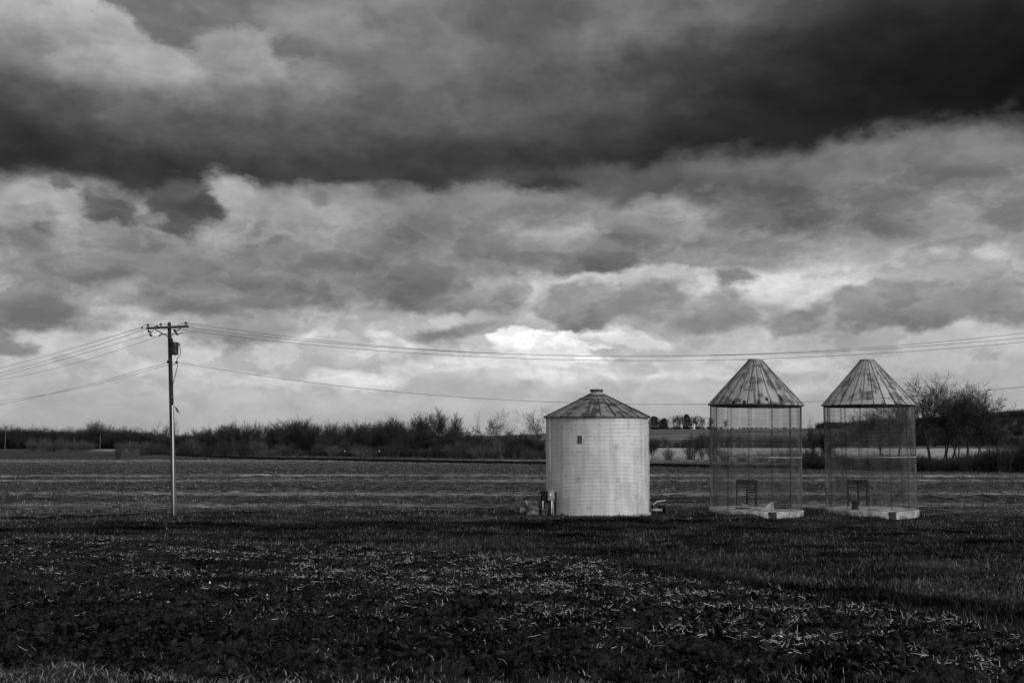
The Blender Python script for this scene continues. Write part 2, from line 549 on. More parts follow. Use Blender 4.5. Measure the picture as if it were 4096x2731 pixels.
def grass_tone(x, y):
    """drier and greener stretches of the grass (how pale its blades are)"""
    d = np.hypot(x, y)
    a = np.arctan2(x, y)
    t_ = 0.95 + 0.95 * fbm(x / 4.0, y / 2.2, 5, 101, .6)
    e = d - np.interp(a, BND_A, BND_D)
    t_ = t_ + 0.9 * sstep(0.2, 1.0, e) * (1 - sstep(2.0, 4.0, e)) * (1 - sstep(-0.1, 0.05, a))
    wv = 1.2 * perlin(x / 9.0, y / 9.0, 103)
    t_ = t_ * (1 - 0.5 * sstep(45, 47, d + wv) * (1 - sstep(51.5, 53, d + wv)) * (1 - sstep(-.02, .25, a)))
    t_ = t_ + 0.5 * sstep(52.5, 53.5, d + wv) * (1 - sstep(57, 60, d + wv))
    hol = np.interp(a, [-.1, .15, .3, .45, .6], [30, 25, 21, 17.5, 16]) + 0.5 * wv
    rgt = sstep(0.05, 0.2, a)
    t_ = t_ * (1 - 0.62 * rgt * sstep(-3.6, -2.4, d - hol) * (1 - sstep(-.8, 0.2, d - hol)))
    t_ = t_ + 0.8 * rgt * sstep(-.3, 0.8, d - hol) * (1 - sstep(1.6, 3.2, d - hol))
    return np.clip(t_, 0.12, 3.2)


def near_grass_limit(x, y):
    """edge of the grass verge at the photographer's feet"""
    return np.interp(x, [-8, -4.2, -2, 0, 2, 4.2, 8], [9.9, 9.7, 9.35, 9.12, 8.95, 8.6, 8.4]) + 0.35 * perlin(x / 0.7, y / 0.7, 21) + 0.2 * perlin(x / 0.25, y / 0.25, 22)


def soil_mask(x, y):
    d = np.sqrt(x * x + y * y)
    return (1 - sstep(-0.4, 0.4, d - soil_limit(x, y))) * sstep(-0.15, 0.15, y - near_grass_limit(x, y))


def terrain_height(x, y):
    d = np.sqrt(x * x + y * y)
    z = ground_z(x, y)
    s = soil_mask(x, y)
    infov = (np.abs(np.arctan2(x, y)) < 0.62) & (d < 62)
    xs, ys = np.where(infov, x, 0), np.where(infov, y, 0)
    # ploughed clods: billowed octaves, each dropped where the sheet is too coarse for it
    h = 0.10 * perlin(xs / 2.4, ys / 1.7, 31)
    for wl, am, sd in ((0.9, 0.10, 32), (0.42, 0.13, 33), (0.22, 0.125, 34), (0.12, 0.085, 35), (0.06, 0.045, 36)):
        wob = 0.35 * wl * perlin(xs / wl * 0.7, ys / wl * 0.7, sd + 40)
        h = h + am * (0.42 - np.abs(perlin((xs + wob) / wl, (ys - wob) / (wl * 0.8), sd))) * (1 - sstep(wl * 110, wl * 230, d))
    z = z + np.where(infov, h * s, 0)
    g = (1 - s) * infov
    z = z + g * (0.05 * perlin(xs / 1.1, ys / 1.1, 51) + 0.035 * perlin(xs / 0.35, ys / 0.35, 52))
    # wheel hollow crossing the grass to the right
    far = (d > 60) & (d < 260) & (np.abs(np.arctan2(x, y)) < 0.62)
    xf, yf = np.where(far, x, 0), np.where(far, y, 0)
    z = z + np.where(far, sstep(60, 70, d) * (0.6 + 0.8 * sstep(-.3, .3, perlin(xf / 40.0, yf / 9.0, 63))) * (0.06 * perlin(xf / 2.4, yf / 2.0, 61) + 0.09 * perlin(xf / 0.9, yf / 0.9, 62)), 0)
    return z


def pix_rows():
    """distances of the mesh rows: even steps in the photograph's foreshortening"""
    v = np.concatenate([np.arange(725, 513, -0.42), np.arange(513, 447, -0.45)])
    el_ = PITCH - np.arctan((v - CY) / FPX)
    dd = np.linspace(6, 500, 20000)
    yy = np.clip(dd, 0, 52)
    e = np.arctan2(2.6 * (1 - yy / 52) ** 1.6 - EYE, dd)
    d = np.interp(el_, e, dd)
    return np.unique(np.concatenate([[0.3, 2, 4, 5.5], d[d > 6.05], np.geomspace(440, 1000, 46), np.geomspace(1060, 9000, 24)]))


rows = pix_rows()
half = 0.62
cols = np.concatenate([np.linspace(-math.pi, -half, 40)[:-1], np.linspace(-half, half, 1080), np.linspace(half, math.pi, 40)[1:]])
RR, AA = np.meshgrid(rows, cols, indexing='ij')
GX, GY = RR * np.sin(AA), RR * np.cos(AA)
GZ = terrain_height(GX, GY)
nr, nc = RR.shape
gi = np.arange(nr * nc).reshape(nr, nc)
quads = np.stack([gi[:-1, :-1], gi[:-1, 1:], gi[1:, 1:], gi[1:, :-1]], -1).reshape(-1, 4)[:, ::-1]
V = np.stack([GX, GY, GZ], -1).reshape(-1, 3)
fc = V[quads].mean(1)
fd = np.hypot(fc[:, 0], fc[:, 1])
sm = soil_mask(fc[:, 0], fc[:, 1])
zone = np.where(fd > 432, 3, np.where(fd > 60, 2, np.where(sm > 0.5, 0, 1)))


def soil_col(t):
    p = wpos(t)
    n1 = t.noise(p, 1.3, 6, 0.6)
    n2 = t.noise(p, 24.0, 8, 0.75)
    return t.rng(t.m('ADD', t.m('MULTIPLY', n1, 0.35), t.m('MULTIPLY', n2, 0.65)), 0.43, 0.61, 0.002, 0.06)


def soil_bump(t):
    p = wpos(t)
    return t.noise(p, 20.0, 8, 0.75), 1.0, 0.12


def grass_ground(t):
    p = wpos(t)
    n1 = t.noise(t.vm('MULTIPLY', p, (1, 0.5, 1)), 0.5, 5, 0.6)
    n2 = t.noise(p, 9.0, 6, 0.7)
    tone = t.n('ShaderNodeAttribute', attribute_name='tone').outputs['Fac']
    return t.m('MULTIPLY', tone, t.rng(t.m('ADD', t.m('MULTIPLY', n1, 0.4), t.m('MULTIPLY', n2, 0.6)), 0.38, 0.66, 0.004, 0.036))


def field_col(t):
    p = wpos(t)
    s = t.n('ShaderNodeSeparateXYZ', (p,))
    wob = t.noise(t.vm('MULTIPLY', p, (0.02, 0.02, 0)), 1.0, 4, 0.55)
    yw = t.m('ADD', s.outputs[1], t.m('MULTIPLY', t.m('SUBTRACT', wob, 0.5), t.m('MULTIPLY', s.outputs[1], 0.14)))
    lg = t.rng(t.m('LOGARITHM', yw, 10.0), math.log10(54), math.log10(460), 0, 1, False)

    def q(d):
        return math.log(d / 54) / math.log(460 / 54)
    k = 1.0
    brk = t.noise(t.vm('MULTIPLY', p, (0.16, 0.5, 0)), 1.0, 5, 0.65)
    lg = t.m('ADD', lg, t.m('MULTIPLY', t.m('SUBTRACT', brk, 0.5), 0.035))
    band = t.ramp(lg, [(q(55), .045), (q(62), .05), (q(64.5), .12), (q(67), .04), (q(71), .03), (q(75), .05), (q(76.5), .15), (q(79), .07), (q(84), .035), (q(97), .04),
                       (q(101), .13), (q(103.5), .05), (q(110), .04), (q(114), .16), (q(117), .07), (q(124), .035), (q(160), .045), (q(180), .07), (q(192), .13), (q(198), .05), (q(206), .17), (q(430), .2)])
    n1 = t.noise(t.vm('MULTIPLY', p, (0.8, 1, 1)), 0.9, 8, 0.75)
    n2 = t.noise(t.vm('MULTIPLY', p, (0.12, 0.35, 1)), 0.5, 5, 0.6)
    f = t.m('MULTIPLY', t.rng(n1, 0.36, 0.66, 0.2, 1.9, False), t.rng(n2, 0.3, 0.7, 0.6, 1.4, False))
    n3 = t.noise(t.vm('MULTIPLY', p, (0.35, 0.9, 1)), 2.6, 4, 0.7)
    f = t.m('MULTIPLY', f, t.rng(n3, 0.36, 0.66, 0.35, 1.85, False))
    # the pale stubble field lies to the right; to the left it is dark ploughland with one pale strip
    far_ = t.rng(s.outputs[1], 196, 206)
    azr = t.m('DIVIDE', s.outputs[0], s.outputs[1])
    pale = t.m('MAXIMUM', t.rng(azr, 0.0, 0.05), t.m('MULTIPLY', t.m('MULTIPLY', t.rng(azr, -.40, -.37, 0, .55), t.rng(azr, -.33, -.36)), t.rng(s.outputs[1], 310, 330)))
    keepf = t.m('SUBTRACT', 1.0, t.m('MULTIPLY', far_, t.m('MULTIPLY', t.m('SUBTRACT', 1.0, pale), 0.8)))
    return t.m('MULTIPLY', t.m('MULTIPLY', keepf, t.n('ShaderNodeRGBToBW', (band,)).outputs[0]), t.m('MULTIPLY', f, 1.55 * k))


def hill_col(t):
    p = wpos(t)
    s = t.n('ShaderNodeSeparateXYZ', (p,))
    n1 = t.noise(t.vm('MULTIPLY', p, (0.006, 0.02, 0)), 1.0, 5, 0.6)
    wave = t.m('SINE', t.m('ADD', t.m('MULTIPLY', s.outputs[1], 0.09), t.m('MULTIPLY', n1, 26.0)))
    n2 = t.noise(t.vm('MULTIPLY', p, (0.08, 0.2, 0)), 1.0, 5, 0.65)
    az_ = t.m('DIVIDE', s.outputs[0], s.outputs[1])
    return t.m('MULTIPLY', t.m('MULTIPLY', t.rng(wave, -1, 1, 0.07, 0.13), t.rng(n2, 0.3, 0.7, 0.6, 1.35, False)), t.rng(az_, .24, .34, 1.0, .6))


M_soil = mat('ploughed soil', 0.02, 1.0, spec=0.0, build=soil_col, bump=soil_bump)
M_grassg = mat('grass ground', 0.02, 1.0, spec=0.0, build=grass_ground, bump=lambda t: (t.noise(wpos(t), 14.0, 8, 0.7), 1.0, 0.05))
M_field = mat('stubble field', 0.05, 1.0, spec=0.0, build=field_col, bump=lambda t: (t.noise(wpos(t), 2.2, 8, 0.8), 1.0, 0.3))
M_hill = mat('hill pasture', 0.1, 0.95, spec=0.05, build=hill_col)
for zi, (nm, m_) in enumerate((('ploughed_field', M_soil), ('grass_field', M_grassg), ('stubble_field', M_field), ('hills', M_hill))):
    q = quads[zone == zi]
    used, inv = np.unique(q, return_inverse=True)
    me = mesh_np(nm, V[used], inv.reshape(-1, 4))
    at_ = me.attributes.new('tone', 'FLOAT', 'POINT')
    at_.data.foreach_set('value', (grass_tone(V[used][:, 0], V[used][:, 1]) if zi == 1 else np.ones(len(used))).astype(np.float32))
    o = link(nm, me, m_, smooth=(zi >= 2))
    o['kind'] = 'structure'

rs = np.random.RandomState(7)


def zat(x, y):
    return float(ground_z(x, y))


# ------------------------------------------------------------------ soil clods (stuff)
def ico(level=1):
    import bmesh
    bm = bmesh.new()
    bmesh.ops.create_icosphere(bm, subdivisions=level, radius=1.0)
    bm.verts.ensure_lookup_table()
    v = np.array([q.co[:] for q in bm.verts])
    f = np.array([[w.index for w in fa.verts] for fa in bm.faces])
    bm.free()
    return v, f


def sector_points(n, d0, d1, a_half=0.56, power=1.0):
    """points in the view's sector, thinned with distance"""
    d = d0 * (d1 / d0) ** (rs.rand(n) ** power)
    a = (rs.rand(n) * 2 - 1) * a_half
    return d * np.sin(a), d * np.cos(a)


iv, if_ = ico(2)
n = 10000
cx_, cy_ = sector_points(n, 8.9, 44, power=0.9)
keep = soil_mask(cx_, cy_) > 0.5
cx_, cy_ = cx_[keep], cy_[keep]
n = len(cx_)
size = np.exp(rs.normal(-3.65, 0.5, n)) * np.where(rs.rand(n) < 0.03, 2.0, 1.0)
size = np.clip(size, 0.012, 0.075)
vs = np.repeat(iv[None], n, 0)
ph = rs.rand(n, 1, 3) * 20
lump = 1 + 0.32 * np.sin(vs[:, :, 0] * 3.1 + ph[:, :, 0]) * np.cos(vs[:, :, 1] * 3.7 + ph[:, :, 1]) + 0.28 * np.sin(vs[:, :, 2] * 5.2 + vs[:, :, 0] * 4 + ph[:, :, 2]) + 0.34 * (rs.rand(n, len(iv)) - .5)
vs = vs * lump[..., None] * (np.stack([0.8 + rs.rand(n) * 0.7, 0.8 + rs.rand(n) * 0.7, 0.65 + rs.rand(n) * 0.5], -1) * size[:, None])[:, None]
th = rs.rand(n) * 6.28
xr = vs[..., 0] * np.cos(th)[:, None] - vs[..., 1] * np.sin(th)[:, None]
yr = vs[..., 0] * np.sin(th)[:, None] + vs[..., 1] * np.cos(th)[:, None]
cz_ = terrain_height(cx_, cy_) + size * 0.08
vs = np.stack([xr + cx_[:, None], yr + cy_[:, None], vs[..., 2] + cz_[:, None]], -1).reshape(-1, 3)
fs = (if_[None] + (np.arange(n) * len(iv))[:, None, None]).reshape(-1, 3)
M_clod = mat('clod earth', 0.025, 0.95, spec=0.05, build=lambda t: t.rng(t.noise(wpos(t), 9.0, 6, 0.65), 0.40, 0.62, 0.004, 0.05), bump=lambda t: (t.noise(wpos(t), 30.0, 8, 0.75), 1.0, 0.06))
tag(link('soil_clods', mesh_np('soil_clods', vs, fs), M_clod), 'dark lumpy clods of ploughed earth across the near field', 'soil', kind='stuff')


# ------------------------------------------------------------------ blades and straws (stuff)
def blades(name, x, y, h, w, lean, material, label, cat, bend=0.4, z=None, tone=None):
    n = len(x)
    z = terrain_height(x, y) - 0.01 if z is None else z
    th = rs.rand(n) * 6.283
    la = rs.rand(n) * 6.283
    lean = lean * (0.3 + rs.rand(n))
    base = np.stack([x, y, z], -1)
    side = np.stack([np.cos(th), np.sin(th), np.zeros(n)], -1) * (w / 2)[:, None]
    ld = np.stack([np.cos(la), np.sin(la), np.zeros(n)], -1)
    mid = base + ld * (h * lean * 0.35)[:, None] + np.array([0, 0, 1]) * (h * 0.55)[:, None]
    tip = base + ld * (h * lean)[:, None] + np.array([0, 0, 1]) * (h * (1 - bend * lean * 0.5))[:, None]
    v = np.stack([base - side, base + side, mid + side * 0.8, mid - side * 0.8, tip], 1)
    f4 = np.array([[0, 1, 2, 3]])
    tri = np.array([[0, 1, 2], [0, 2, 3], [3, 2, 4]])
    f = (tri[None] + (np.arange(n) * 5)[:, None, None]).reshape(-1, 3)
    me = mesh_np(name, v.reshape(-1, 3), f)
    at_ = me.attributes.new('tone', 'FLOAT', 'POINT')
    at_.data.foreach_set('value', np.repeat(np.ones(n) if tone is None else tone, 5).astype(np.float32))
    return tag(link(name, me, material), label, cat, kind='stuff')


def sticks(name, x, y, length, r, pitch, material, label, cat):
    """thin three-sided straws, lying or standing by pitch"""
    n = len(x)
    z = terrain_height(x, y) + 0.012
    th = rs.rand(n) * 6.283
    d = np.stack([np.cos(th) * np.cos(pitch), np.sin(th) * np.cos(pitch), np.sin(pitch)], -1)
    c = np.stack([x, y, z], -1)
    s = np.cross(d, np.array([0.3, 0.2, 0.93]))
    s /= np.linalg.norm(s, axis=1)[:, None] + 1e-9
    w = np.cross(s, d)
    vs = []
    kink = (rs.rand(n, 3) - 0.5) * (length * 0.10)[:, None]
    for q, kk in ((0, 0), (0.5, 1), (1, 0)):
        for j in range(3):
            an = 2.0944 * j
            vs.append(c + d * (length * q)[:, None] + kink * kk + (s * math.cos(an) + w * math.sin(an)) * (r * (1 - 0.35 * q))[:, None])
    v = np.stack(vs, 1)
    fl = [[k * 3 + j, k * 3 + (j + 1) % 3, (k + 1) * 3 + (j + 1) % 3, (k + 1) * 3 + j] for k in (0, 1) for j in range(3)]
    f = (np.array(fl)[None] + (np.arange(n) * 9)[:, None, None]).reshape(-1, 4)
    return tag(link(name, mesh_np(name, v.reshape(-1, 3), f), material), label, cat, kind='stuff')


def per_island(lo, hi, toned=True, power=2.6):
    def f(t):
        r = t.n('ShaderNodeNewGeometry').outputs['Random Per Island']
        tone = t.n('ShaderNodeAttribute', attribute_name='tone').outputs['Fac'] if toned else 1.0
        return t.m('MULTIPLY', tone, t.rng(t.m('POWER', r, power), 0, 1, lo, hi, False))
    return f


M_blade = mat('dull grass', 0.04, 0.9, spec=0.05, build=per_island(0.008, 0.12))
M_verge = mat('verge grass', 0.08, 0.9, spec=0.05, build=per_island(0.012, 0.42))
M_straw = mat('dry straw', 0.3, 0.8, spec=0.1, build=per_island(0.08, 0.9, False, 1.3))
M_stub = mat('field stubble', 0.1, 0.9, spec=0.0, build=per_island(0.02, 0.30))

n = 260000
x_, y_ = sector_points(n, 11, 62, power=0.72)
pm = fbm(x_ / 3.0, y_ / 1.6, 3, 71)
keep = (soil_mask(x_, y_) < 0.5) & (np.hypot(x_, y_) > 10.6) & (rs.rand(n) < 0.62 + 0.7 * pm)
x_, y_ = x_[keep], y_[keep]
d_ = np.hypot(x_, y_)
hh = (0.05 + 0.10 * rs.rand(len(x_)) ** 1.5) * np.clip(1 + 0.9 * fbm(x_ / 1.5, y_ / 1.5, 3, 73), .35, 2.2)
blades('grass', x_, y_, hh, 0.006 + 0.0004 * d_ * (0.6 + rs.rand(len(x_))), 0.7, M_blade, 'short dark grass growing across the middle field', 'grass', tone=grass_tone(x_, y_))

n = 42000
x_, y_ = rs.rand(n) * 13 - 6.5, 7.6 + rs.rand(n) ** 0.8 * 3.4
keep = (y_ < near_grass_limit(x_, y_) + 0.15 * rs.rand(n))
x_, y_ = x_[keep], y_[keep]
blades('verge_grass', x_, y_, 0.03 + 0.06 * rs.rand(len(x_)), 0.003 + 0.004 * rs.rand(len(x_)), 1.2, M_verge, 'pale short grass of the verge along the bottom edge', 'grass')

# weeds round the feet of the bins, the machinery and the pole
wx, wy = [], []
for cx_b, cy_b, r_b, n_b in ((gx(596.9, 57.2), 57.2, 2.82, 1500), (gx(754.8, 56.0), 56.0, 2.36, 900), (gx(869.5, 56.0), 56.0, 2.28, 900), (gx(174.5, 55.9), 55.9, 0.22, 160)):
    a = rs.rand(n_b) * 6.283
    r = r_b + rs.rand(n_b) ** 2 * 0.45
    wx.append(cx_b + r * np.cos(a)); wy.append(cy_b + r * np.sin(a))
wx.append(gx(527, 55) + rs.rand(700) * 2.3); wy.append(54.6 + rs.rand(700) * 1.2)
x_, y_ = np.concatenate(wx), np.concatenate(wy)
keep = rs.rand(len(x_)) < np.clip(.5 + 1.2 * fbm(x_ / .5, y_ / .5, 2, 77), .1, 1)
x_, y_ = x_[keep], y_[keep]
k = len(x_)
blades('weeds', x_, y_, 0.06 + 0.20 * rs.rand(k) ** 2.5, 0.012 + .015 * rs.rand(k), .8, M_blade, 'ragged weeds round the feet of the bins and the pole', 'weeds', tone=1.3 + rs.rand(k))

# straw: dense near the soil's far edge, thin lower down
n = 210000
x_, y_ = sector_points(n, 9.3, 48, power=0.75)
d_ = np.hypot(x_, y_)
lim = soil_limit(x_, y_)
dens = 0.05 + 0.95 * sstep(0.30, 0.72, d_ / lim) * (1 - 0.55 * sstep(0.93, 1.0, d_ / lim))
cl = fbm(x_ / 1.1, y_ / 1.1, 3, 81)
keep = (soil_mask(x_, y_) > 0.4) & (rs.rand(n) < dens * np.clip(0.15 + 1.9 * cl, 0, 1.6) * (0.45 + 0.75 * np.exp(-((np.arctan2(x_, y_) - 0.08) / 0.22) ** 2)))
x_, y_ = x_[keep], y_[keep]
k = len(x_)
up_ = rs.rand(k) < 0.35
sticks('straw', x_, y_, np.where(up_, 0.02 + 0.06 * rs.rand(k) ** 1.5, 0.02 + 0.13 * rs.rand(k) ** 3), 0.0007 + 0.0012 * rs.rand(k) + 0.00009 * np.hypot(x_, y_),
       np.where(up_, 0.5 + rs.rand(k) * 0.9, (rs.rand(k) - 0.3) * 0.4), M_straw, 'pale broken straw scattered over the ploughed soil', 'straw')

# tufts of straw standing together
tx, ty = sector_points(240, 10, 44, power=0.7)
tk = (soil_mask(tx, ty) > 0.6) & (rs.rand(240) < 0.15 + 0.6 * sstep(0.35, 0.75, np.hypot(tx, ty) / soil_limit(tx, ty)))
tx, ty = tx[tk], ty[tk]
per = 18
x_ = np.repeat(tx, per) + rs.normal(0, 0.16, len(tx) * per) * np.repeat(.4 + rs.rand(len(tx)), per)
y_ = np.repeat(ty, per) + rs.normal(0, 0.06, len(tx) * per)
k = len(x_)
sticks('straw_tufts', x_, y_, 0.02 + 0.09 * rs.rand(k) ** 1.6, 0.0008 + 0.0012 * rs.rand(k) + 0.00009 * np.hypot(x_, y_), -0.1 + rs.rand(k) * 1.4, M_straw,
       'tufts of pale stubble standing up from the ploughed soil', 'straw')

# dull roots and trash turned up all over the soil
n = 200000
x_, y_ = sector_points(n, 8.9, 47, power=0.8)
keep = (soil_mask(x_, y_) > 0.4) & (rs.rand(n) < (0.5 + 1.0 * fbm(x_ / .7, y_ / .7, 3, 85)) * (0.5 + 0.5 * sstep(11, 20, np.hypot(x_, y_))))
x_, y_ = x_[keep], y_[keep]
k = len(x_)
sticks('root_trash', x_, y_, 0.008 + 0.03 * rs.rand(k) ** 2, 0.0014 + 0.002 * rs.rand(k) + 0.00008 * np.hypot(x_, y_), (rs.rand(k) - 0.25) * 1.3, mat('dull trash', .04, .9, spec=.0, build=per_island(0.010, 0.20, False, 2.0)),
       'dull roots and trash mixed into the ploughed soil', 'roots')

# bits of husk and leaf
n = 130
x_, y_ = sector_points(n, 10, 40, power=0.8)
keep = soil_mask(x_, y_) > 0.5
x_, y_ = x_[keep], y_[keep]
k = len(x_)
blades('corn_husks', x_, y_, 0.02 + 0.03 * rs.rand(k), 0.012 + 0.025 * rs.rand(k) + .0006 * np.hypot(x_, y_), 1.8, mat('pale husk', 0.5, 0.8, build=per_island(0.2, 0.75)), 'small pale husks and leaves lying on the dark soil', 'husks', z=terrain_height(x_, y_) + 0.015)

# stubble of the fields beyond
n = 220000
x_, y_ = sector_points(n, 58, 235, a_half=0.54, power=0.85)
pm = fbm(x_ / 5.0, y_ / 5.0, 5, 91, .65)
keep = rs.rand(n) < np.clip(0.4 + 1.5 * pm, 0.03, 1)
x_, y_ = x_[keep], y_[keep]
k = len(x_)
d_ = np.hypot(x_, y_)
blades('stubble', x_, y_, (0.05 + 0.16 * rs.rand(k)), 0.012 + 0.00045 * d_ * rs.rand(k), 1.0, M_stub, 'rough stubble in rows over the far fields', 'stubble')

# ------------------------------------------------------------------ metals, wood, concrete
def galv_wall(t):
    c = t.n('ShaderNodeTexCoord').outputs['Object']
    s = t.n('ShaderNodeSeparateXYZ', (c,))
    ang = t.m('ARCTAN2', s.outputs[0], t.m('MULTIPLY', s.outputs[1], -1.0))
    cyl = t.n('ShaderNodeCombineXYZ', (t.m('MULTIPLY', ang, 2.6), s.outputs[2], 0.0)).outputs[0]
    n1 = t.noise(cyl, 1.1, 5, 0.6)
    streak = t.noise(t.vm('MULTIPLY', cyl, (3.2, 0.22, 1)), 1.0, 4, 0.55)
    spots = t.noise(t.vm('ADD', cyl, (4.3, 1.0, 0)), 2.3, 6, 0.65)
    v = t.m('MULTIPLY', t.rng(n1, 0.3, 0.7, 0.84, 1.1, False), t.rng(streak, 0.3, 0.6, 0.80, 1.05))
    v = t.m('MULTIPLY', v, t.rng(spots, 0.57, 0.68, 1.0, 0.74))
    # a course of sheets differs a little from the next; the laps between sheets gather grime
    row = t.m('FLOOR', t.m('DIVIDE', s.outputs[2], 0.845))
    wn = t.n('ShaderNodeTexWhiteNoise', {'W': t.m('ADD', t.m('MULTIPLY', row, 7.1), t.m('FLOOR', t.m('MULTIPLY', t.m('ADD', ang, t.m('MULTIPLY', row, 0.26)), 1.91)))}, noise_dimensions='1D').outputs[0]
    v = t.m('MULTIPLY', v, t.rng(wn, 0, 1, 0.9, 1.06, False))
    lap = t.m('ABSOLUTE', t.m('SUBTRACT', t.m('FRACT', t.m('ADD', t.m('MULTIPLY', ang, 1.91), 0.37)), 0.5))
    v = t.m('MULTIPLY', v, t.rng(lap, 0.0, 0.015, 0.87, 1.0))
    return t.m('MULTIPLY', v, 0.60)


def roof_col(lo, hi, seed, cut):
    def f(t):
        c = t.vm('ADD', t.n('ShaderNodeTexCoord').outputs['Object'], (seed, seed * 0.7, 0))
        n1 = t.noise(c, 1.5, 6, 0.62)
        c2 = t.n('ShaderNodeTexCoord').outputs['Object']
        s = t.n('ShaderNodeSeparateXYZ', (c2,))
        ang = t.m('ARCTAN2', s.outputs[0], t.m('MULTIPLY', s.outputs[1], -1.0))
        n2 = t.noise(t.n('ShaderNodeCombineXYZ', (t.m('MULTIPLY', ang, 14.0), t.m('MULTIPLY', s.outputs[2], 0.8), seed)).outputs[0], 1.0, 5, 0.65)
        pan = t.n('ShaderNodeTexWhiteNoise', {'W': t.m('FLOOR', t.m('MULTIPLY', ang, 26 / 6.2832))}, noise_dimensions='1D').outputs[0]
        v = t.m('ADD', t.m('MULTIPLY', n1, 0.6), t.m('MULTIPLY', n2, 0.4))
        return t.m('MULTIPLY', t.rng(v, cut - 0.05, cut + 0.05, lo, hi), t.rng(pan, 0, 1, 0.82, 1.1, False))
    return f


M_wall = mat('galvanised sheet', 0.5, 0.6, metal=0.1, spec=0.3, build=galv_wall)
M_roofA = mat('stained roof sheet', 0.3, 0.6, metal=0.2, build=roof_col(0.05, 0.21, 1.3, 0.50))
M_roofB = mat('weathered roof sheet', 0.3, 0.6, metal=0.2, build=roof_col(0.09, 0.34, 4.1, 0.485))
M_rib = mat('roof seam metal', 0.06, 0.7, metal=0.2, build=noisy(0.02, 0.10, 3.0))
M_galv = mat('grey galvanised steel', 0.3, 0.5, metal=0.4, build=noisy(0.16, 0.36, 2.5))
M_pale = mat('pale sheet metal', 0.6, 0.5, metal=0.1, build=noisy(0.22, 0.5, 2.0, a=0.35, b=0.65))
M_white = mat('white plastic conduit', 0.8, 0.5, build=noisy(0.68, 0.85, 4.0))
M_black = mat('black painted steel', 0.01, 0.8, spec=0.08, build=noisy(0.004, 0.018, 6.0))
M_dark = mat('dark rusty steel', 0.04, 0.7, build=noisy(0.02, 0.08, 5.0))
M_mesh = mat('rusty wire mesh', 0.08, 0.8, metal=0.1, spec=0.15, build=noisy(0.05, 0.19, 1.6))
M_strap = mat('bright steel strap', 0.3, 0.6, metal=0.1, build=noisy(0.08, 0.28, 2.0))
M_conc = mat('rough concrete', 0.36, 0.9, build=noisy(0.16, 0.50, 2.2, 7, 0.68), bump=lambda t: (t.noise(wpos(t), 18.0, 6, 0.65), 0.6, 0.03))
M_wood = mat('grey weathered wood', 0.14, 0.85, build=noisy(0.05, 0.2, 1.0, 6, 0.65, stretch=(14, 14, 0.8)))


def pole_col(t):
    c = t.n('ShaderNodeTexCoord').outputs['Object']
    s = t.n('ShaderNodeSeparateXYZ', (c,))
    g = t.noise(t.vm('MULTIPLY', c, (30, 30, 0.9)), 1.0, 6, 0.65)
    # creosote on the upper pole, bleached grain towards the butt
    creo = t.rng(t.m('ADD', s.outputs[2], t.m('MULTIPLY', g, 2.0)), 2.0, 6.5, 1.0, 0.26)
    return t.m('MULTIPLY', t.rng(g, 0.3, 0.7, 0.03, 0.13), creo)


M_pole = mat('creosoted pole wood', 0.1, 0.85, build=pole_col)
M_arm = mat('crossarm wood', 0.05, 0.85, build=noisy(0.02, 0.07, 2.0, stretch=(1, 12, 12)))
M_porc = mat('brown porcelain', 0.03, 0.3, spec=0.5, build=noisy(0.015, 0.05, 8.0))
M_glaze = mat('grey porcelain', 0.35, 0.35, build=noisy(0.25, 0.42, 6.0))
M_line = mat('bare conductor', 0.06, 0.6, metal=0.3, build=noisy(0.03, 0.09, 0.5))
M_dull = mat('dull weathered sheet', 0.2, 0.6, metal=0.1, build=noisy(0.05, 0.22, 2.5, a=.38, b=.62))
M_plate = mat('dark inspection plate', 0.09, 0.7, build=noisy(0.05, 0.13, 9.0))

# ------------------------------------------------------------------ grain bin
BY = 57.2
bx = gx((2184 + 2591) / 8, BY)
BR, BH = 2.67, 5.02
bin_ = thing('grain_bin', 'pale corrugated steel grain bin with a shallow conical roof', 'grain bin', (bx, BY, 0))
ncor, per = 74, 8
prof = []
for i in range(ncor * per + 1):
    z = 0.03 + (BH - 0.03) * i / (ncor * per)
    prof.append((BR + 0.0058 * math.sin(2 * math.pi * i / per), z))
MB().lathe(prof, 144).build('wall', M_wall, bin_, smooth=True)
MB().lathe([(BR - 0.3, -0.15), (BR + 0.12, -0.15), (BR + 0.11, 0.06), (BR + 0.07, 0.10), (BR - 0.3, 0.10)], 72).build('foundation', M_conc, bin_)
RE, RISE = 2.80, 1.16
rtop = 0.42
roof = MB()
nrib = 24
prof = []
for k_ in range(25):
    f_ = k_ / 24
    prof.append((RE + (rtop - RE) * f_, BH - 0.02 + RISE * f_))
roof.lathe(prof, 96)
roof.lathe([(RE, BH - 0.02), (RE - 0.01, BH - 0.075), (RE - 0.05, BH - 0.07), (BR - 0.05, BH - 0.03)], 96)
ro = roof.build('roof', M_roofA, bin_)


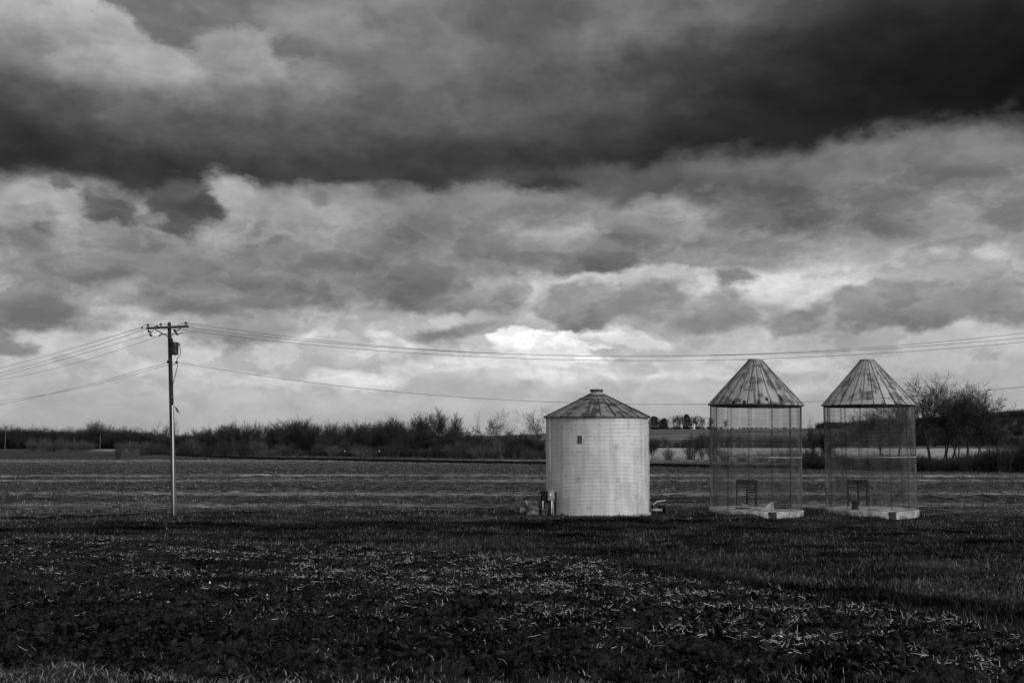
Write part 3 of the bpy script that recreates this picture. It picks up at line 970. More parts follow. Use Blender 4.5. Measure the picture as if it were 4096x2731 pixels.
def ribs(n_, R0, z0, R1, z1, h, w, parent, off=0.0):
    mb, rq = MB(), random.Random(int(R0 * 1000) + n_)
    for i in range(n_):
        a = 2 * math.pi * i / n_ + off
        ca, sa = math.cos(a), math.sin(a)
        tx_, ty_ = -sa, ca
        vs_ = []
        hk, wk, da = rq.uniform(.25, 1.15), rq.uniform(.5, 1.2), rq.uniform(-.02, .02)
        for R_, zz, ww in ((R0, z0, w), ((R0 + R1) / 2, (z0 + z1) / 2, w), (R1, z1, w * 0.6)):
            for sd_, hh_ in ((-1, -0.01), (-0.6, h * hk), (0.6, h * hk), (1, -0.01)):
                sh = ww * wk * sd_ + (da * R_ * .5 if R_ not in (R0, R1) else 0)
                vs_.append((R_ * ca + tx_ * sh, R_ * sa + ty_ * sh, zz + hh_))
        mb.add(vs_, [(q * 4 + j, q * 4 + j + 1, q * 4 + j + 5, q * 4 + j + 4) for q in (0, 1) for j in range(3)] + [(3, 2, 1, 0), (8, 9, 10, 11)])
    return mb.build('roof_ribs', M_rib, parent)


ribs(24, RE + 0.01, BH - 0.02, rtop, BH - 0.02 + RISE, 0.05, 0.03, ro, -math.pi / 2)
zt = BH - 0.02 + RISE
MB().lathe([(0.92, BH + RISE * (RE - 0.92) / (RE - rtop) + 0.00), (0.93, BH + RISE * (RE - 0.92) / (RE - rtop) + 0.045), (0.88, BH + RISE * (RE - 0.88) / (RE - rtop) + 0.05), (0.86, BH + RISE * (RE - 0.86) / (RE - rtop) + 0.0)], 48).build('roof_ring', M_galv, bin_)
MB().lathe([(0.44, zt - 0.06), (0.43, zt + 0.05), (0.36, zt + 0.10), (0.30, zt + 0.10), (0.30, zt + 0.17)], 40).build('collar', M_galv, bin_)
MB().lathe([(0.28, zt + 0.16), (0.345, zt + 0.17), (0.35, zt + 0.28), (0.33, zt + 0.29), (0.32, zt + 0.25), (0.0, zt + 0.27)], 40).build('cap', M_dark, bin_)


def onwall(ang_deg, z, R_):
    a = math.radians(ang_deg)
    return Vector((R_ * math.sin(a), -R_ * math.cos(a), z))


# conduit up the left flank, bent over at the eave
pts = [onwall(-69, 4.98, BR - 0.02), onwall(-68.5, 4.99, BR + 0.03), onwall(-67, 4.96, BR + 0.05), onwall(-66.5, 4.88, BR + 0.05)] + [onwall(-66.5 + 1.0 * q, 4.88 - 3.5 * q, BR + 0.06) for q in (0.3, 0.6, 1.0)]
MB().tube(pts, 0.026, 8).build('conduit', M_white, bin_, smooth=True)
plate = MB()
p0 = onwall(-23, 3.82, BR + 0.018)
plate.box(p0, (0.23, 0.03, 0.37), rz=math.radians(-23), bev=0.008)
plate.box(p0 + Vector((0, 0, 0.20)), (0.25, 0.04, 0.03), rz=math.radians(-23))
plate.build('inspection_plate', M_plate, bin_)
# stiffener angle with bolt heads down the right edge
st = MB()
for z0, z1 in ((0.25, 1.1), (1.12, 1.95), (1.97, 2.8), (2.82, 3.65), (3.67, 4.5)):
    st.box(onwall(86, (z0 + z1) / 2, BR + 0.025), (0.05, 0.04, z1 - z0), rz=math.radians(86))
for k_ in range(24):
    st.box(onwall(86, 0.3 + k_ * 0.178, BR + 0.05), (0.025, 0.02, 0.025), rz=math.radians(86))
st.build('stiffener', M_pale, bin_)

# ------------------------------------------------------------------ corn cribs
CYD = 56.0


def crib(cx0, lean, label, seed, roof_mat, tilt, R_=2.29):
    rr = random.Random(seed)
    root = thing('corn_crib', label, 'corn crib', (cx0, CYD, 0), group='round wire mesh corn cribs')
    Z0, Z1, ZS = 0.32, 5.60, 2.96
    # slab with a notch for the unloading trench in front
    pad = MB()
    notch0, notch1 = math.radians(-90 + 2), math.radians(-90 + 12)
    pad.lathe([(0, Z0), (R_ + 0.05, Z0), (R_ + 0.07, Z0 - 0.02), (R_ + 0.07, -0.4)], 70, a0=notch1, a1=notch0 + 2 * math.pi)
    pad.lathe([(0, Z0 - 0.24), (R_ - 0.5, Z0 - 0.24), (R_ - 0.5, -0.5)], 6, a0=notch0, a1=notch1)
    for a in (notch0, notch1):
        ca, sa = math.cos(a), math.sin(a)
        pad.add([(0, 0, Z0), ((R_ + .06) * ca, (R_ + .06) * sa, Z0), ((R_ + .06) * ca, (R_ + .06) * sa, -0.4), (0, 0, -0.4)], [(0, 1, 2, 3)])
    pad.box((0.05 + R_ * 0.03, -(R_ - 1.2), Z0 + 0.012), (0.5, 1.6, 0.03))
    pad.box((R_ * math.sin(math.radians(7)), -R_ + 0.02, Z0 + 0.01), (0.50, 0.16, 0.05))
    pad.build('foundation', M_conc, root)
    # wire mesh
    door0, door1, door_top = math.radians(90 - 13.0), math.radians(90 + 13.0), Z0 + 1.33
    mesh = MB()
    nv = 13 * 20
    for i in range(nv):
        a = 2 * math.pi * (i + 0.5) / nv
        zb = door_top if door0 < a < door1 else Z0
        w = 0.0042
        wob = rr.uniform(-0.004, 0.004)
        pts_ = [((R_ + wob * q) * math.cos(a), (R_ + wob * q) * math.sin(a), zb + (Z1 - zb) * q) for q in (0, 0.5, 1)]
        mesh.tube(pts_, w, 3, cap=False)
    nh = 52
    for k_ in range(nh):
        z = Z0 + 0.04 + (Z1 - Z0 - 0.06) * k_ / (nh - 1)
        w = 0.0065 if k_ % 2 == 0 else 0.003
        sags = rr.uniform(-0.006, 0.006)
        arc0, arc1 = (door1, door0 + 2 * math.pi) if z < door_top else (0, 2 * math.pi)
        m_ = 104
        pts_ = [((R_ + 0.006) * math.cos(arc0 + (arc1 - arc0) * j / m_), (R_ + 0.006) * math.sin(arc0 + (arc1 - arc0) * j / m_), z + sags * math.sin(j * 0.5)) for j in range(m_ + 1)]
        vs_, fs_ = [], []
        for p in pts_:
            n_ = math.hypot(p[0], p[1])
            ux, uy = p[0] / n_, p[1] / n_
            for dr, dz in ((w, 0), (-w * .5, w * .87), (-w * .5, -w * .87)):
                vs_.append((p[0] + ux * dr, p[1] + uy * dr, p[2] + dz))
        for j in range(m_):
            for q in range(3):
                fs_.append((j * 3 + q, j * 3 + (q + 1) % 3, (j + 1) * 3 + (q + 1) % 3, (j + 1) * 3 + q))
        mesh.add(vs_, fs_)
    mesh.build('wire_mesh', M_mesh, root)
    # panel laps with their bolts
    for i in range(13):
        a = 2 * math.pi * i / 13 + math.radians(-90 + 6.9)
        am = (a + 2 * math.pi) % (2 * math.pi)
        zb = door_top if door0 - .05 < am < door1 + .05 else Z0
        sm_ = MB()
        for da in (-0.011, 0.011):
            sm_.tube([((R_ + .004) * math.cos(a + da), (R_ + .004) * math.sin(a + da), zb), ((R_ + .004) * math.cos(a + da), (R_ + .004) * math.sin(a + da), Z1)], 0.008, 4, cap=False)
        z = zb + 0.12
        while z < Z1 - 0.05:
            for da in (-0.011, 0.011):
                sm_.box(((R_ + 0.01) * math.cos(a + da), (R_ + 0.01) * math.sin(a + da), z + (0.03 if da > 0 else 0)), (0.022, 0.036, 0.032), rz=a)
            z += 0.205
        sm_.build('panel_lap', M_dark, root)
    MB().lathe([(R_ + .018, ZS - .026), (R_ + .022, ZS), (R_ + .018, ZS + .026), (R_ + .006, ZS + .026), (R_ + .006, ZS - .026), (R_ + .018, ZS - .026)], 104).build('strap', M_strap, root, smooth=True)
    MB().lathe([(R_ + .02, Z1 - .10), (R_ + .02, Z1), (R_ - .02, Z1), (R_ - .02, Z1 - .10), (R_ + .02, Z1 - .10)], 78).build('top_ring', M_dark, root)
    # rear doorway: frame, centre stile and the few boards still in place
    df = MB()
    dw = 0.51
    yb = math.sqrt(R_ * R_ - dw * dw)
    for xx, ww in ((-dw, 0.06), (0.03, 0.07), (dw - 0.02, 0.045), (dw + 0.05, 0.025)):
        df.box((xx, yb + 0.02, Z0 + 0.665), (ww, 0.07, 1.33), bev=0.006)
    df.box((0, yb + 0.02, Z0 + 1.35), (2 * dw + 0.12, 0.08, 0.05))
    dfo = df.build('door_frame', M_black, root)
    for x0, x1, zc, hgt in ((-dw, 0.03, 1.24, .15), (-dw, 0.03, 1.12, .05), (-dw, 0.03, 0.98, .06), (0.03, dw, 1.24, .16), (0.03, dw, 1.10, .07), (0.03, dw, 0.97, .06), (0.03, dw, 0.84, .07), (0.03, dw, 0.71, .06))[: (8 if seed == 1 else 7)]:
        bd = MB()
        bd.box(((x0 + x1) / 2, yb + 0.065, Z0 + zc), (x1 - x0 - 0.04, 0.025, hgt))
        bd.build('door_board', M_black, dfo)
    # conical roof
    RE_, rt, zr0, zr1 = R_ * 1.055, 0.345, Z1 - 0.03, 7.88
    rf = MB()
    nrb = 26
    vs_, fs_ = [], []
    m_ = nrb * 4
    nk = 14
    for k_ in range(nk + 1):
        f_ = k_ / nk
        for j in range(m_):
            a = 2 * math.pi * j / m_
            r_ = RE_ + (rt - RE_) * f_ + (0.006 if j % 4 == 2 else 0) + (rr.uniform(-0.012, 0.012) if 0 < k_ < nk else 0)
            dz = rr.uniform(-0.02, 0.012) if k_ == 0 else 0
            vs_.append((r_ * math.cos(a), r_ * math.sin(a), zr0 + (zr1 - zr0) * f_ + dz))
    for k_ in range(nk):
        for j in range(m_):
            j2 = (j + 1) % m_
            fs_.append((k_ * m_ + j, k_ * m_ + j2, (k_ + 1) * m_ + j2, (k_ + 1) * m_ + j))
    holes = {1: [(0, 70), (0, 75), (1, 84), (2, 84), (0, 66), (1, 78)], 2: [(0, 82)]}[seed]
    fs_ = [f for q, f in enumerate(fs_) if (q // m_, q % m_) not in holes]
    rf.add(vs_, fs_)
    rfo = rf.build('roof', roof_mat, root)
    ribs(nrb, RE_ + 0.01, zr0, rt, zr1, 0.045, 0.022, rfo, -math.pi / 2 + math.radians(-8 if seed == 1 else 2))
    cp = MB().lathe([(rt + 0.02, -0.08), (rt + 0.03, -0.02), (rt + 0.03, 0.05), (rt - 0.02, 0.05), (rt - 0.02, 0.0), (0, 0.01)], 32).build('roof_collar', M_galv, root, loc=(0, 0, zr1 + 0.0))
    cp.rotation_euler = (0, tilt, 0)
    root.rotation_euler = (0, lean, 0)
    return root


c1x, c2x = gx(754.2, CYD), gx(869.0, CYD)
crib(c1x, math.radians(0.9), 'round wire mesh corn crib next to the grain bin, torn roof edge', 1, M_roofB, math.radians(5))
M_roofC = mat('pale weathered roof sheet', 0.3, 0.6, metal=0.2, build=roof_col(0.10, 0.37, 9.7, 0.47))
crib(c2x, 0.0, 'round wire mesh corn crib in front of the tall bare trees', 2, M_roofC, 0.0, 2.22)

# things lying in the cribs
t_ = thing('metal_chute', 'pale triangular sheet metal chute leaning inside the crib nearer the bin', 'chute', (c1x + 0.26, CYD - 1.25, 0.33))
mb = MB()
mb.add([(-0.30, 0, 0.02), (0.38, 0.05, 0.0), (0.38, 0.22, 0.42), (-0.26, 0.06, 0.03), (0.36, 0.07, 0.0), (0.36, 0.25, 0.41)], [(0, 1, 2), (5, 4, 3), (0, 3, 4, 1), (1, 4, 5, 2), (2, 5, 3, 0)])
mb.build('chute_plate', M_galv, t_)
MB().tube([(-0.30, -0.005, 0.03), (0.38, 0.215, 0.44)], 0.015, 5).build('chute_rim', M_strap, t_)
t_ = thing('plank_heap', 'dark heap of old planks on the floor of the crib nearer the bin', 'planks', (c1x + 1.0, CYD - 0.7, 0.34))
for x0, z, l, rz, w_ in ((0, .04, 1.0, .08, .2), (-.1, .10, .9, -.12, .17), (.1, .19, .95, .05, .2), (-.22, .28, .5, .3, .16), (.2, .31, .55, -.2, .14)):
    MB().box((x0, 0, z), (l, w_, 0.045), rz=rz, ry=0.04 * (z - .15), bev=0.008).build('plank', M_black, t_)
t_ = thing('feed_box', 'small pale slanted box on the floor of the crib nearer the bin', 'box', (c1x - 0.62, CYD - 0.3, 0.33))
MB().prism([(-.17, .02), (.19, .02), (.15, .2), (-.22, .28)], -.15, .15).build('box_side', M_galv, t_)
MB().prism([(-.5, .0), (.2, .0), (.2, .06), (-.5, .08)], -.2, -.155).build('box_runner', M_black, t_)
t_ = thing('stump', 'short dark knobbly stump on the floor of the crib by the tall trees', 'stump', (c2x - 0.98, CYD - 0.5, 0.32))
MB().lathe([(0.19, 0), (0.17, 0.12), (0.14, 0.25), (0.17, 0.36), (0.1, 0.42), (0, 0.42)], 9).build('stump_body', M_black, t_)
MB().box((0.12, 0, 0.33), (0.2, 0.1, 0.1), ry=0.4, bev=.02).build('stump_knot', M_black, t_)

# ------------------------------------------------------------------ equipment left of the bin
EY = 55.2


def S(x, y, Y=EY):
    return src(x, y, Y)


def px(zx, zy, Y=EY):
    """points read off an enlarged view: 2000,1880 at 6.534 per pixel"""
    return src(2000 + zx / 6.534, 1880 + zy / 6.534, Y)


def slab(mb, x0, y0, x1, y1, Y, t, bev=0.012):
    a, b = px(x0, y0, Y), px(x1, y1, Y)
    mb.box(((a.x + b.x) / 2, Y + t / 2, (a.z + b.z) / 2), (abs(b.x - a.x), t, abs(a.z - b.z)), bev=bev)
    return mb


root = thing('control_panel', 'electric control panel on a wooden post at the side of the grain bin', 'control panel', (0, 0, 0))
mb = MB(); slab(mb, 1462, 568, 1490, 1225, 55.3, 0.09); mb.build('post', M_wood, root)
mb = MB(); slab(mb, 1432, 568, 1456, 1225, 55.4, 0.09); mb.build('post', M_black, root)
mb = MB(); slab(mb, 1255, 530, 1420, 765, 54.9, 0.2, 0.02); cab = mb.build('switch_box', M_galv, root)
k0 = px(1318, 640, 54.88)
MB().lathe([(0.0, -0.07), (0.035, -0.06), (0.05, 0.0), (0.05, 0.02)], 14, c=(0, 0, 0)).build('knob', M_white, cab, loc=k0).rotation_euler = (math.pi / 2 * -1, 0, 0)
mb = MB(); slab(mb, 1420, 600, 1465, 640, 55.1, 0.1); slab(mb, 1250, 560, 1465, 585, 55.13, 0.1); slab(mb, 1250, 700, 1465, 725, 55.13, 0.1); mb.build('bracket', M_black, root)
mb = MB(); slab(mb, 1065, 533, 1248, 795, 54.95, 0.28, 0.02); slab(mb, 1190, 790, 1330, 830, 55.1, 0.15); mb.build('motor_starter', M_black, root)
mb = MB()
for xx, y0, y1, x2 in ((1345, 765, 1222, 1350), (1374, 765, 1222, 1396), (1124, 780, 1020, 1118)):
    MB().tube([px(xx, y0, 54.98), px(x2, y1, 54.98)], 0.02 if xx != 1374 else 0.014, 7).build('conduit', M_white, root, smooth=True)
mb = MB()
mb.tube([px(1065, 575, 55), px(1020, 580, 54.9), px(985, 660, 54.85), px(972, 740, 54.9), px(1000, 790, 54.95), px(1065, 812, 55), px(1130, 800, 55)], 0.012, 6)
mb.tube([px(1060, 590, 55), px(1035, 570, 54.9), px(1010, 620, 54.9), px(1020, 700, 54.9), px(1060, 790, 55)], 0.018, 6)
mb.tube([px(1015, 580, 55), px(1050, 560, 55), px(1066, 600, 55)], 0.03, 6)
mb.build('cable_loop', M_black, root, smooth=True)

root = thing('aeration_fan', 'low sheet metal aeration fan with a round inlet, left of the bin', 'fan', (0, 0, 0))
mb = MB()
A_ = [px(655, 800, 55.6), px(1005, 850, 55.6), px(1022, 1170, 55.6), px(690, 1172, 55.6)]
poly = [(p.x, p.z) for p in A_]
mb.prism(poly[::-1], 55.5, 56.5)
# creased front sheet
mb.add([tuple(px(655, 800, 55.49)), tuple(px(1005, 850, 55.49)), tuple(px(1022, 1020, 55.40)), tuple(px(860, 1000, 55.36)), tuple(px(690, 1172, 55.49)), tuple(px(1022, 1172, 55.49)), tuple(px(850, 1130, 55.38)), tuple(px(700, 900, 55.36))],
       [(0, 7, 3, 1), (1, 3, 2), (0, 4, 7), (7, 4, 6, 3), (3, 6, 5, 2), (4, 5, 6)])
mb.build('transition_duct', M_dull, root)
mb = MB(); slab(mb, 1008, 815, 1465, 1025, 55.7, 0.6, 0.02); mb.build('heater_housing', M_dark, root)
mb = MB(); slab(mb, 1022, 1020, 1085, 1180, 55.6, 0.3); mb.build('skid', M_black, root)
mb = MB(); slab(mb, 1250, 1030, 1330, 1180, 55.6, 0.3); mb.build('skid', M_black, root)
mb = MB(); slab(mb, 1085, 1005, 1250, 1172, 55.3, 0.25, 0.015); mb.build('junction_box', M_dull, root)
ct, cb = px(600, 950, 55.9), px(600, 1175, 55.9)
zc, rc = (ct.z + cb.z) / 2, (ct.z - cb.z) / 2
xl, xr_ = px(515, 1000, 55.9).x, px(690, 1000, 55.9).x
mb = MB().lathe([(rc * .5, xl), (rc, xl), (rc, xl + (xr_ - xl) * .4), (rc * .94, xl + (xr_ - xl) * .45), (rc * .94, xl + (xr_ - xl) * .58), (rc, xl + (xr_ - xl) * .62), (rc, xr_)], 28, c=(0, 55.9, zc), axis='x')
mb.build('inlet_drum', M_dull, root, smooth=False)
mb = MB().lathe([(rc * .3, xl - 0.03), (rc * 1.08, xl - 0.03), (rc * 1.08, xl + .01), (rc * .9, xl + .01)], 28, c=(0, 55.9, zc), axis='x')
mb.build('inlet_flange', M_black, root)
mb = MB(); slab(mb, 540, 1095, 570, 1185, 55.6, 0.5); slab(mb, 660, 1080, 690, 1185, 55.6, 0.5); mb.build('drum_stand', M_black, root)

root = thing('pump_motor', 'small black motor on thin legs at the far left of the bin machinery', 'motor', (0, 0, 0))
mb = MB(); slab(mb, 250, 1030, 385, 1085, 55.6, 0.3, 0.03); mb.build('motor_body', M_black, root)
a = px(330, 1005, 55.7)
MB().lathe([(0.0, -.13), (.09, -.13), (.1, -.1), (.1, .1), (.09, .13), (0, .13)], 16, c=(a.x, 55.75, a.z), axis='x').build('motor_head', M_dark, root)
for xx in (243, 262, 372, 383):
    MB().tube([px(xx, 1060, 55.65 + (xx % 2) * .2), px(xx, 1185, 55.65 + (xx % 2) * .2)], 0.014, 5).build('leg', M_dark, root)
mb = MB(); slab(mb, 400, 1085, 500, 1180, 55.75, 0.25, 0.05); mb.build('gear_case', M_black, root)
MB().tube([px(380, 1060, 55.75), px(520, 1060, 55.8)], 0.03, 7).build('drive_shaft', M_dark, root)


def pr(zx, zy, Y=57.0):
    return src(2520 + zx / 8.71, 1940 + zy / 8.71, Y)


root = thing('unloading_auger', 'dark horizontal auger tube with a bell end, right of the bin', 'auger', (0, 0, 0))
a, b = pr(600, 868), pr(1150, 850)
MB().tube([a, b], 0.095, 16).build('tube', M_galv, root, smooth=True)
xa, xb = pr(1120, 850).x, pr(1220, 850).x
MB().lathe([(0.095, xa), (0.11, xa + .02), (0.14, xa + .06), (0.21, xb - .01), (0.215, xb)], 20, c=(0, 57.0, pr(0, 845).z), axis='x').build('bell_end', M_black, root)
for x0, x1, y0 in ((760, 803, 655), (980, 1032, 648), (1172, 1204, 640)):
    p, q = pr(x0, y0), pr(x1, 895)
    MB().box(((p.x + q.x) / 2, 57.0, (p.z + q.z) / 2), (q.x - p.x, 0.09, p.z - q.z), bev=.006).build('upright', M_black, root)
p, q = pr(1020, 690), pr(1178, 765)
MB().box(((p.x + q.x) / 2, 57.0, (p.z + q.z) / 2), (q.x - p.x, 0.26, p.z - q.z), bev=.02).build('motor', M_black, root)
MB().tube([pr(615, 900, 56.95), pr(1150, 890, 56.95)], 0.03, 6).build('rail', M_black, root)
MB().tube([pr(812, 655), pr(930, 560), pr(1235, 515)], 0.018, 6).build('handle', M_white, root)
MB().tube([pr(1010, 632), pr(1085, 628)], 0.018, 6).build('lug', M_strap, root)
for xx in (660, 690, 760):
    MB().lathe([(.10, -.015), (.115, -.015), (.115, .015), (.10, .015)], 18, c=(pr(xx, 860).x, 57.0, pr(xx, 866).z), axis='x').build('band', M_black, root)
MB().box((pr(1195, 900).x, 57.0, 0.1), (0.05, 0.2, 0.3)).build('foot', M_black, root)

# ------------------------------------------------------------------ utility pole
PY = 55.9


def q4(x, y, Y=PY):
    """enlarged view of the pole top: 560,1270 at 7.465 per pixel"""
    return src(560 + x / 7.465, 1270 + y / 7.465, Y)


base = src(698, 2060, PY)
top = src(677, 1291, PY)
pole = thing('utility_pole', 'wooden utility pole with crossarm, transformer and white conduit', 'utility pole', (base.x, PY, 0))


def loc(p):
    return Vector(p) - Vector((base.x, PY, 0))


pl = MB()
nseg = 10
pts = [loc(base + (top - base) * (k_ / nseg)) for k_ in range(nseg + 1)]
pts[0].z = -0.3
rad = [0.145 - 0.055 * k_ / nseg for k_ in range(nseg + 1)]
pts.append(loc(top) + Vector((0, 0, 0.07))); rad.append(0.03)
pl.tube(pts, rad, 18)
pl.build('pole', M_pole, pole, smooth=True)


def yoff(x):
    """the arm is turned a little away from the picture plane"""
    return PY - 0.14 - 0.0003 * (x - 880)


a, b = q4(197, 310, PY - .02), q4(1445, 252, PY - .32)
armv = b - a
arm = MB()
mid = (loc(a) + loc(b)) / 2
arm.box((0, 0, 0), (armv.length, 0.10, 0.125), bev=0.01)
ao = arm.build('crossarm', M_arm, pole, loc=mid)
ao.rotation_euler = (0, math.atan2(-armv.z, armv.x), math.atan2(armv.y, armv.x))
for p, q, y_o in (((455, 345), (830, 550), -.15), ((1215, 300), (930, 515), -.22), ((700, 470), (830, 478), -.12)):
    MB().tube([loc(q4(*p, PY + y_o)), loc(q4(*q, PY - .1))], 0.028 if p[0] != 700 else .02, 5).build('brace', M_arm if p[0] != 1215 else M_galv, pole)


def pin(x, y, zb):
    p, b_ = loc(q4(x, y, yoff(x))), loc(q4(x, zb, yoff(x)))
    MB().tube([b_, p], 0.014, 6).build('insulator_pin', M_dark, pole)
    MB().lathe([(.02, -.05), (.085, -.045), (.09, -.02), (.035, 0.0), (.04, .03), (.07, .035), (.07, .065), (.03, .09), (0, .09)], 14).build('insulator', M_porc, pole, smooth=True, loc=p)


pin(240, 225, 300); pin(620, 205, 285); pin(1372, 168, 258)


def strain(p, q, n_=3, r=0.05):
    p, q = Vector(p), Vector(q)
    ax = (q - p)
    mb_ = MB()
    mb_.tube([p, q], 0.012, 6)
    for k_ in range(n_):
        c = p + ax * ((k_ + .7) / (n_ + .6))
        mb_.tube([c - ax.normalized() * .022, c - ax.normalized() * .01, c + ax.normalized() * .015, c + ax.normalized() * .022], [.02, r, r, .02], 10)
    return mb_.build('strain_insulator', M_porc, pole)


strain(loc(q4(40, 275)), loc(q4(75, 320)), 2, .05)
strain(loc(q4(470, 225, PY - .1)), loc(q4(550, 250, PY - .1)), 2, .045)
strain(loc(q4(555, 540, PY - .1)), loc(q4(680, 470, PY - .1)), 3, .055)


def cutout(x0, y0, x1, y1):
    """fuse cutout: ribbed insulator, hinged fuse tube and end fittings"""
    p, q = loc(q4(x0, y0, PY - .25)), loc(q4(x1, y1, PY - .25))
    ax = q - p
    mb_ = MB()
    mb_.tube([p, q], .025, 8)
    for k_ in range(4):
        c = p + ax * (.2 + .17 * k_)
        mb_.tube([c - ax * .03, c, c + ax * .03], [.025, .055, .025], 10)
    co = mb_.build('fuse_cutout', M_glaze, pole)
    off = Vector((-.09 if x1 > x0 else .08, -.03, -.03))
    MB().tube([p + off, q + off * .4], .018, 7).build('fuse_tube', M_black, co)
    for e in (p + off * .5, q + off * .2):
        MB().box(e, (.16, .07, .09), rz=.2, ry=.5, bev=.012).build('fitting', M_black, co)
    MB().tube([p + ax * .3, p + ax * .25 + Vector((.16, .1, .1))], .025, 6).build('bracket', M_black, co)
    return co


cutout(300, 385, 335, 520)
cutout(1065, 360, 1110, 480)
# transformer can
a, b = q4(955, 725), q4(1150, 1105)
tr_r = (b.x - a.x) / 2 + .02
tc = loc(Vector(((a.x + b.x) / 2 - .02, PY - .05, 0)))
zt0, zt1 = q4(0, 1105).z, q4(0, 730).z
tf = MB().lathe([(0, zt0), (tr_r * .96, zt0), (tr_r, zt0 + .02), (tr_r, zt1 - .06), (tr_r * 1.04, zt1 - .05), (tr_r * 1.04, zt1 - .02), (tr_r * .8, zt1), (0, zt1 + .03)], 28).build('transformer', mat('weathered black tank', .02, .5, build=noisy(.008, .14, 5.0, 5, .6, .45, .75, (3, 3, 1))), pole, smooth=False, loc=(tc.x, tc.y, 0))
mb = MB()
p = q4(1010, 735)
pb = Vector((tc.x - .02 - .06, 0, zt1)) - Vector((tc.x, 0, 0))
mb.tube([(-.12, 0, zt1 - .02), (-.16, 0, zt1 + .22)], [.05, .035], 10)
for k_ in range(4):
    c = Vector((-.125 - .009 * k_, 0, zt1 + .03 + .05 * k_))
    mb.tube([c, c + Vector((-.003, 0, .015)), c + Vector((-.006, 0, .03))], [.035, .07, .035], 12)
mb.build('bushing', M_porc, tf)
MB().box((tr_r + .05, -.02, zt1 - .10), (.12, .05, .06), bev=.01).build('terminal', M_black, tf)
MB().box((-tr_r - .02, .02, zt1 - .16), (.12, .16, .05)).build('hanger', M_black, tf)
MB().box((-tr_r - .02, .02, zt0 + .16), (.12, .16, .05)).build('hanger', M_black, tf)
# arrester on the far side of the pole
mb = MB(); mb.tube([loc(q4(862, 770, PY - .12)), loc(q4(868, 630, PY - .12))], .045, 9); mb.build('arrester', M_black, pole)
# neutral spools
for x, y in ((828, 1312), (1090, 1322)):
    p = loc(q4(x, y, PY - .06))
    MB().lathe([(.02, -.07), (.06, -.06), (.06, -.03), (.035, 0), (.06, .03), (.06, .06), (.02, .07)], 12, c=p).build('neutral_spool', M_black, pole)
MB().tube([loc(q4(850, 1322, PY - .06)), loc(q4(1160, 1330, PY - .06))], .016, 6).build('spool_bolt', M_black, pole)
MB().tube([loc(q4(x, y, PY - .18)) for x, y in ((1172, 785), (1180, 860), (1212, 940), (1210, 1060), (1195, 1120), (1125, 1180), (1108, 1230), (1108, 1310), (1120, 1380), (1122, 1450), (1095, 1530), (1060, 1680), (1010, 1860), (980, 1990))], .017, 6).build('drop_cable', M_black, pole, smooth=True)
MB().tube([loc(q4(x, y, PY - .2)) for x, y in ((1058, 1105), (1060, 1160), (1085, 1190), (1110, 1188))], .009, 5).build('jumper_wire', M_black, pole)
for path in (((75, 285), (130, 300), (200, 318)), ((290, 190), (380, 210), (470, 225)), ((370, 530), (400, 560), (470, 572), (555, 545)), ((1140, 462), (1270, 452), (1285, 462), (1140, 474)), ((940, 575), (980, 520), (1060, 485)), ((390, 270), (480, 225), (560, 190), (620, 175), (740, 185), (840, 200)), ((1140, 215), (1240, 180), (1370, 140)), ((985, 1365), (1040, 1370), (1075, 1360)), ((985, 1415), (1040, 1405), (1080, 1375)), ((240, 190), (120, 225), (55, 265))):
    MB().tube([loc(q4(x, y, yoff(x))) for x, y in path], .010, 5).build('jumper_wire', M_black, pole)
# conduit and the spare loop of cable at its mouth
ctop, cbot = src(690, 1621, PY - .17), src(695, 2060, PY - .2)
MB().tube([loc(ctop) + Vector((.10, .0, .0)), loc(ctop) + Vector((.06, 0, .035)), loc(ctop) + Vector((0.0, 0, .02)), loc(ctop), loc(ctop + (cbot - ctop) * .5), loc(cbot) - Vector((0, 0, .1))], .031, 10).build('conduit', M_white, pole, smooth=True)
p = loc(ctop) + Vector((.10, 0, -.0))
mb = MB()
for dx in (-.03, .02, .06):
    mb.tube([p, p + Vector((.10 + dx * .4, .02, -.12)), p + Vector((.20 + dx, 0, -.33)), p + Vector((.14 + dx, -.02, -.30)), p + Vector((.05, 0, -.1))], .010, 5)
mb.tube([p + Vector((.2, 0, -.3)), p + Vector((.29, 0, -.42))], .009, 5)
mb.build('cable_loop', M_black, pole)
for z in (1.5, 4.3, 6.0):
    f_ = (z - cbot.z) / (ctop.z - cbot.z)
    MB().box(loc(cbot + (ctop - cbot) * f_), (.10, .03, .025)).build('conduit_strap', M_galv, pole)
MB().box(loc(src(691, 1458, PY - .13)), (.03, .03, .03)).build('bolt', M_dark, pole)

# ------------------------------------------------------------------ power lines
def line(label, p0, p1, sag_px, Y0, Y1, r=0.011, nseg=40, group='power lines on the utility pole', extra=None):
    """p0, p1 in photograph pixels; the span keeps a plan-straight course between its two depths"""
    A_, B_ = src(*p0, Y0), src(*p1, Y1)
    sag = sag_px / 4 / FPX * (Y0 + Y1) / 2
    pts_ = []
    for k_ in range(nseg + 1):
        f_ = k_ / nseg
        p = A_ + (B_ - A_) * f_
        p.z -= sag * 4 * f_ * (1 - f_)
        pts_.append(p)
    o = MB().tube(pts_, r, 5).build('power_line', M_line, None, smooth=True)
    tag(o, label, 'power line', group)


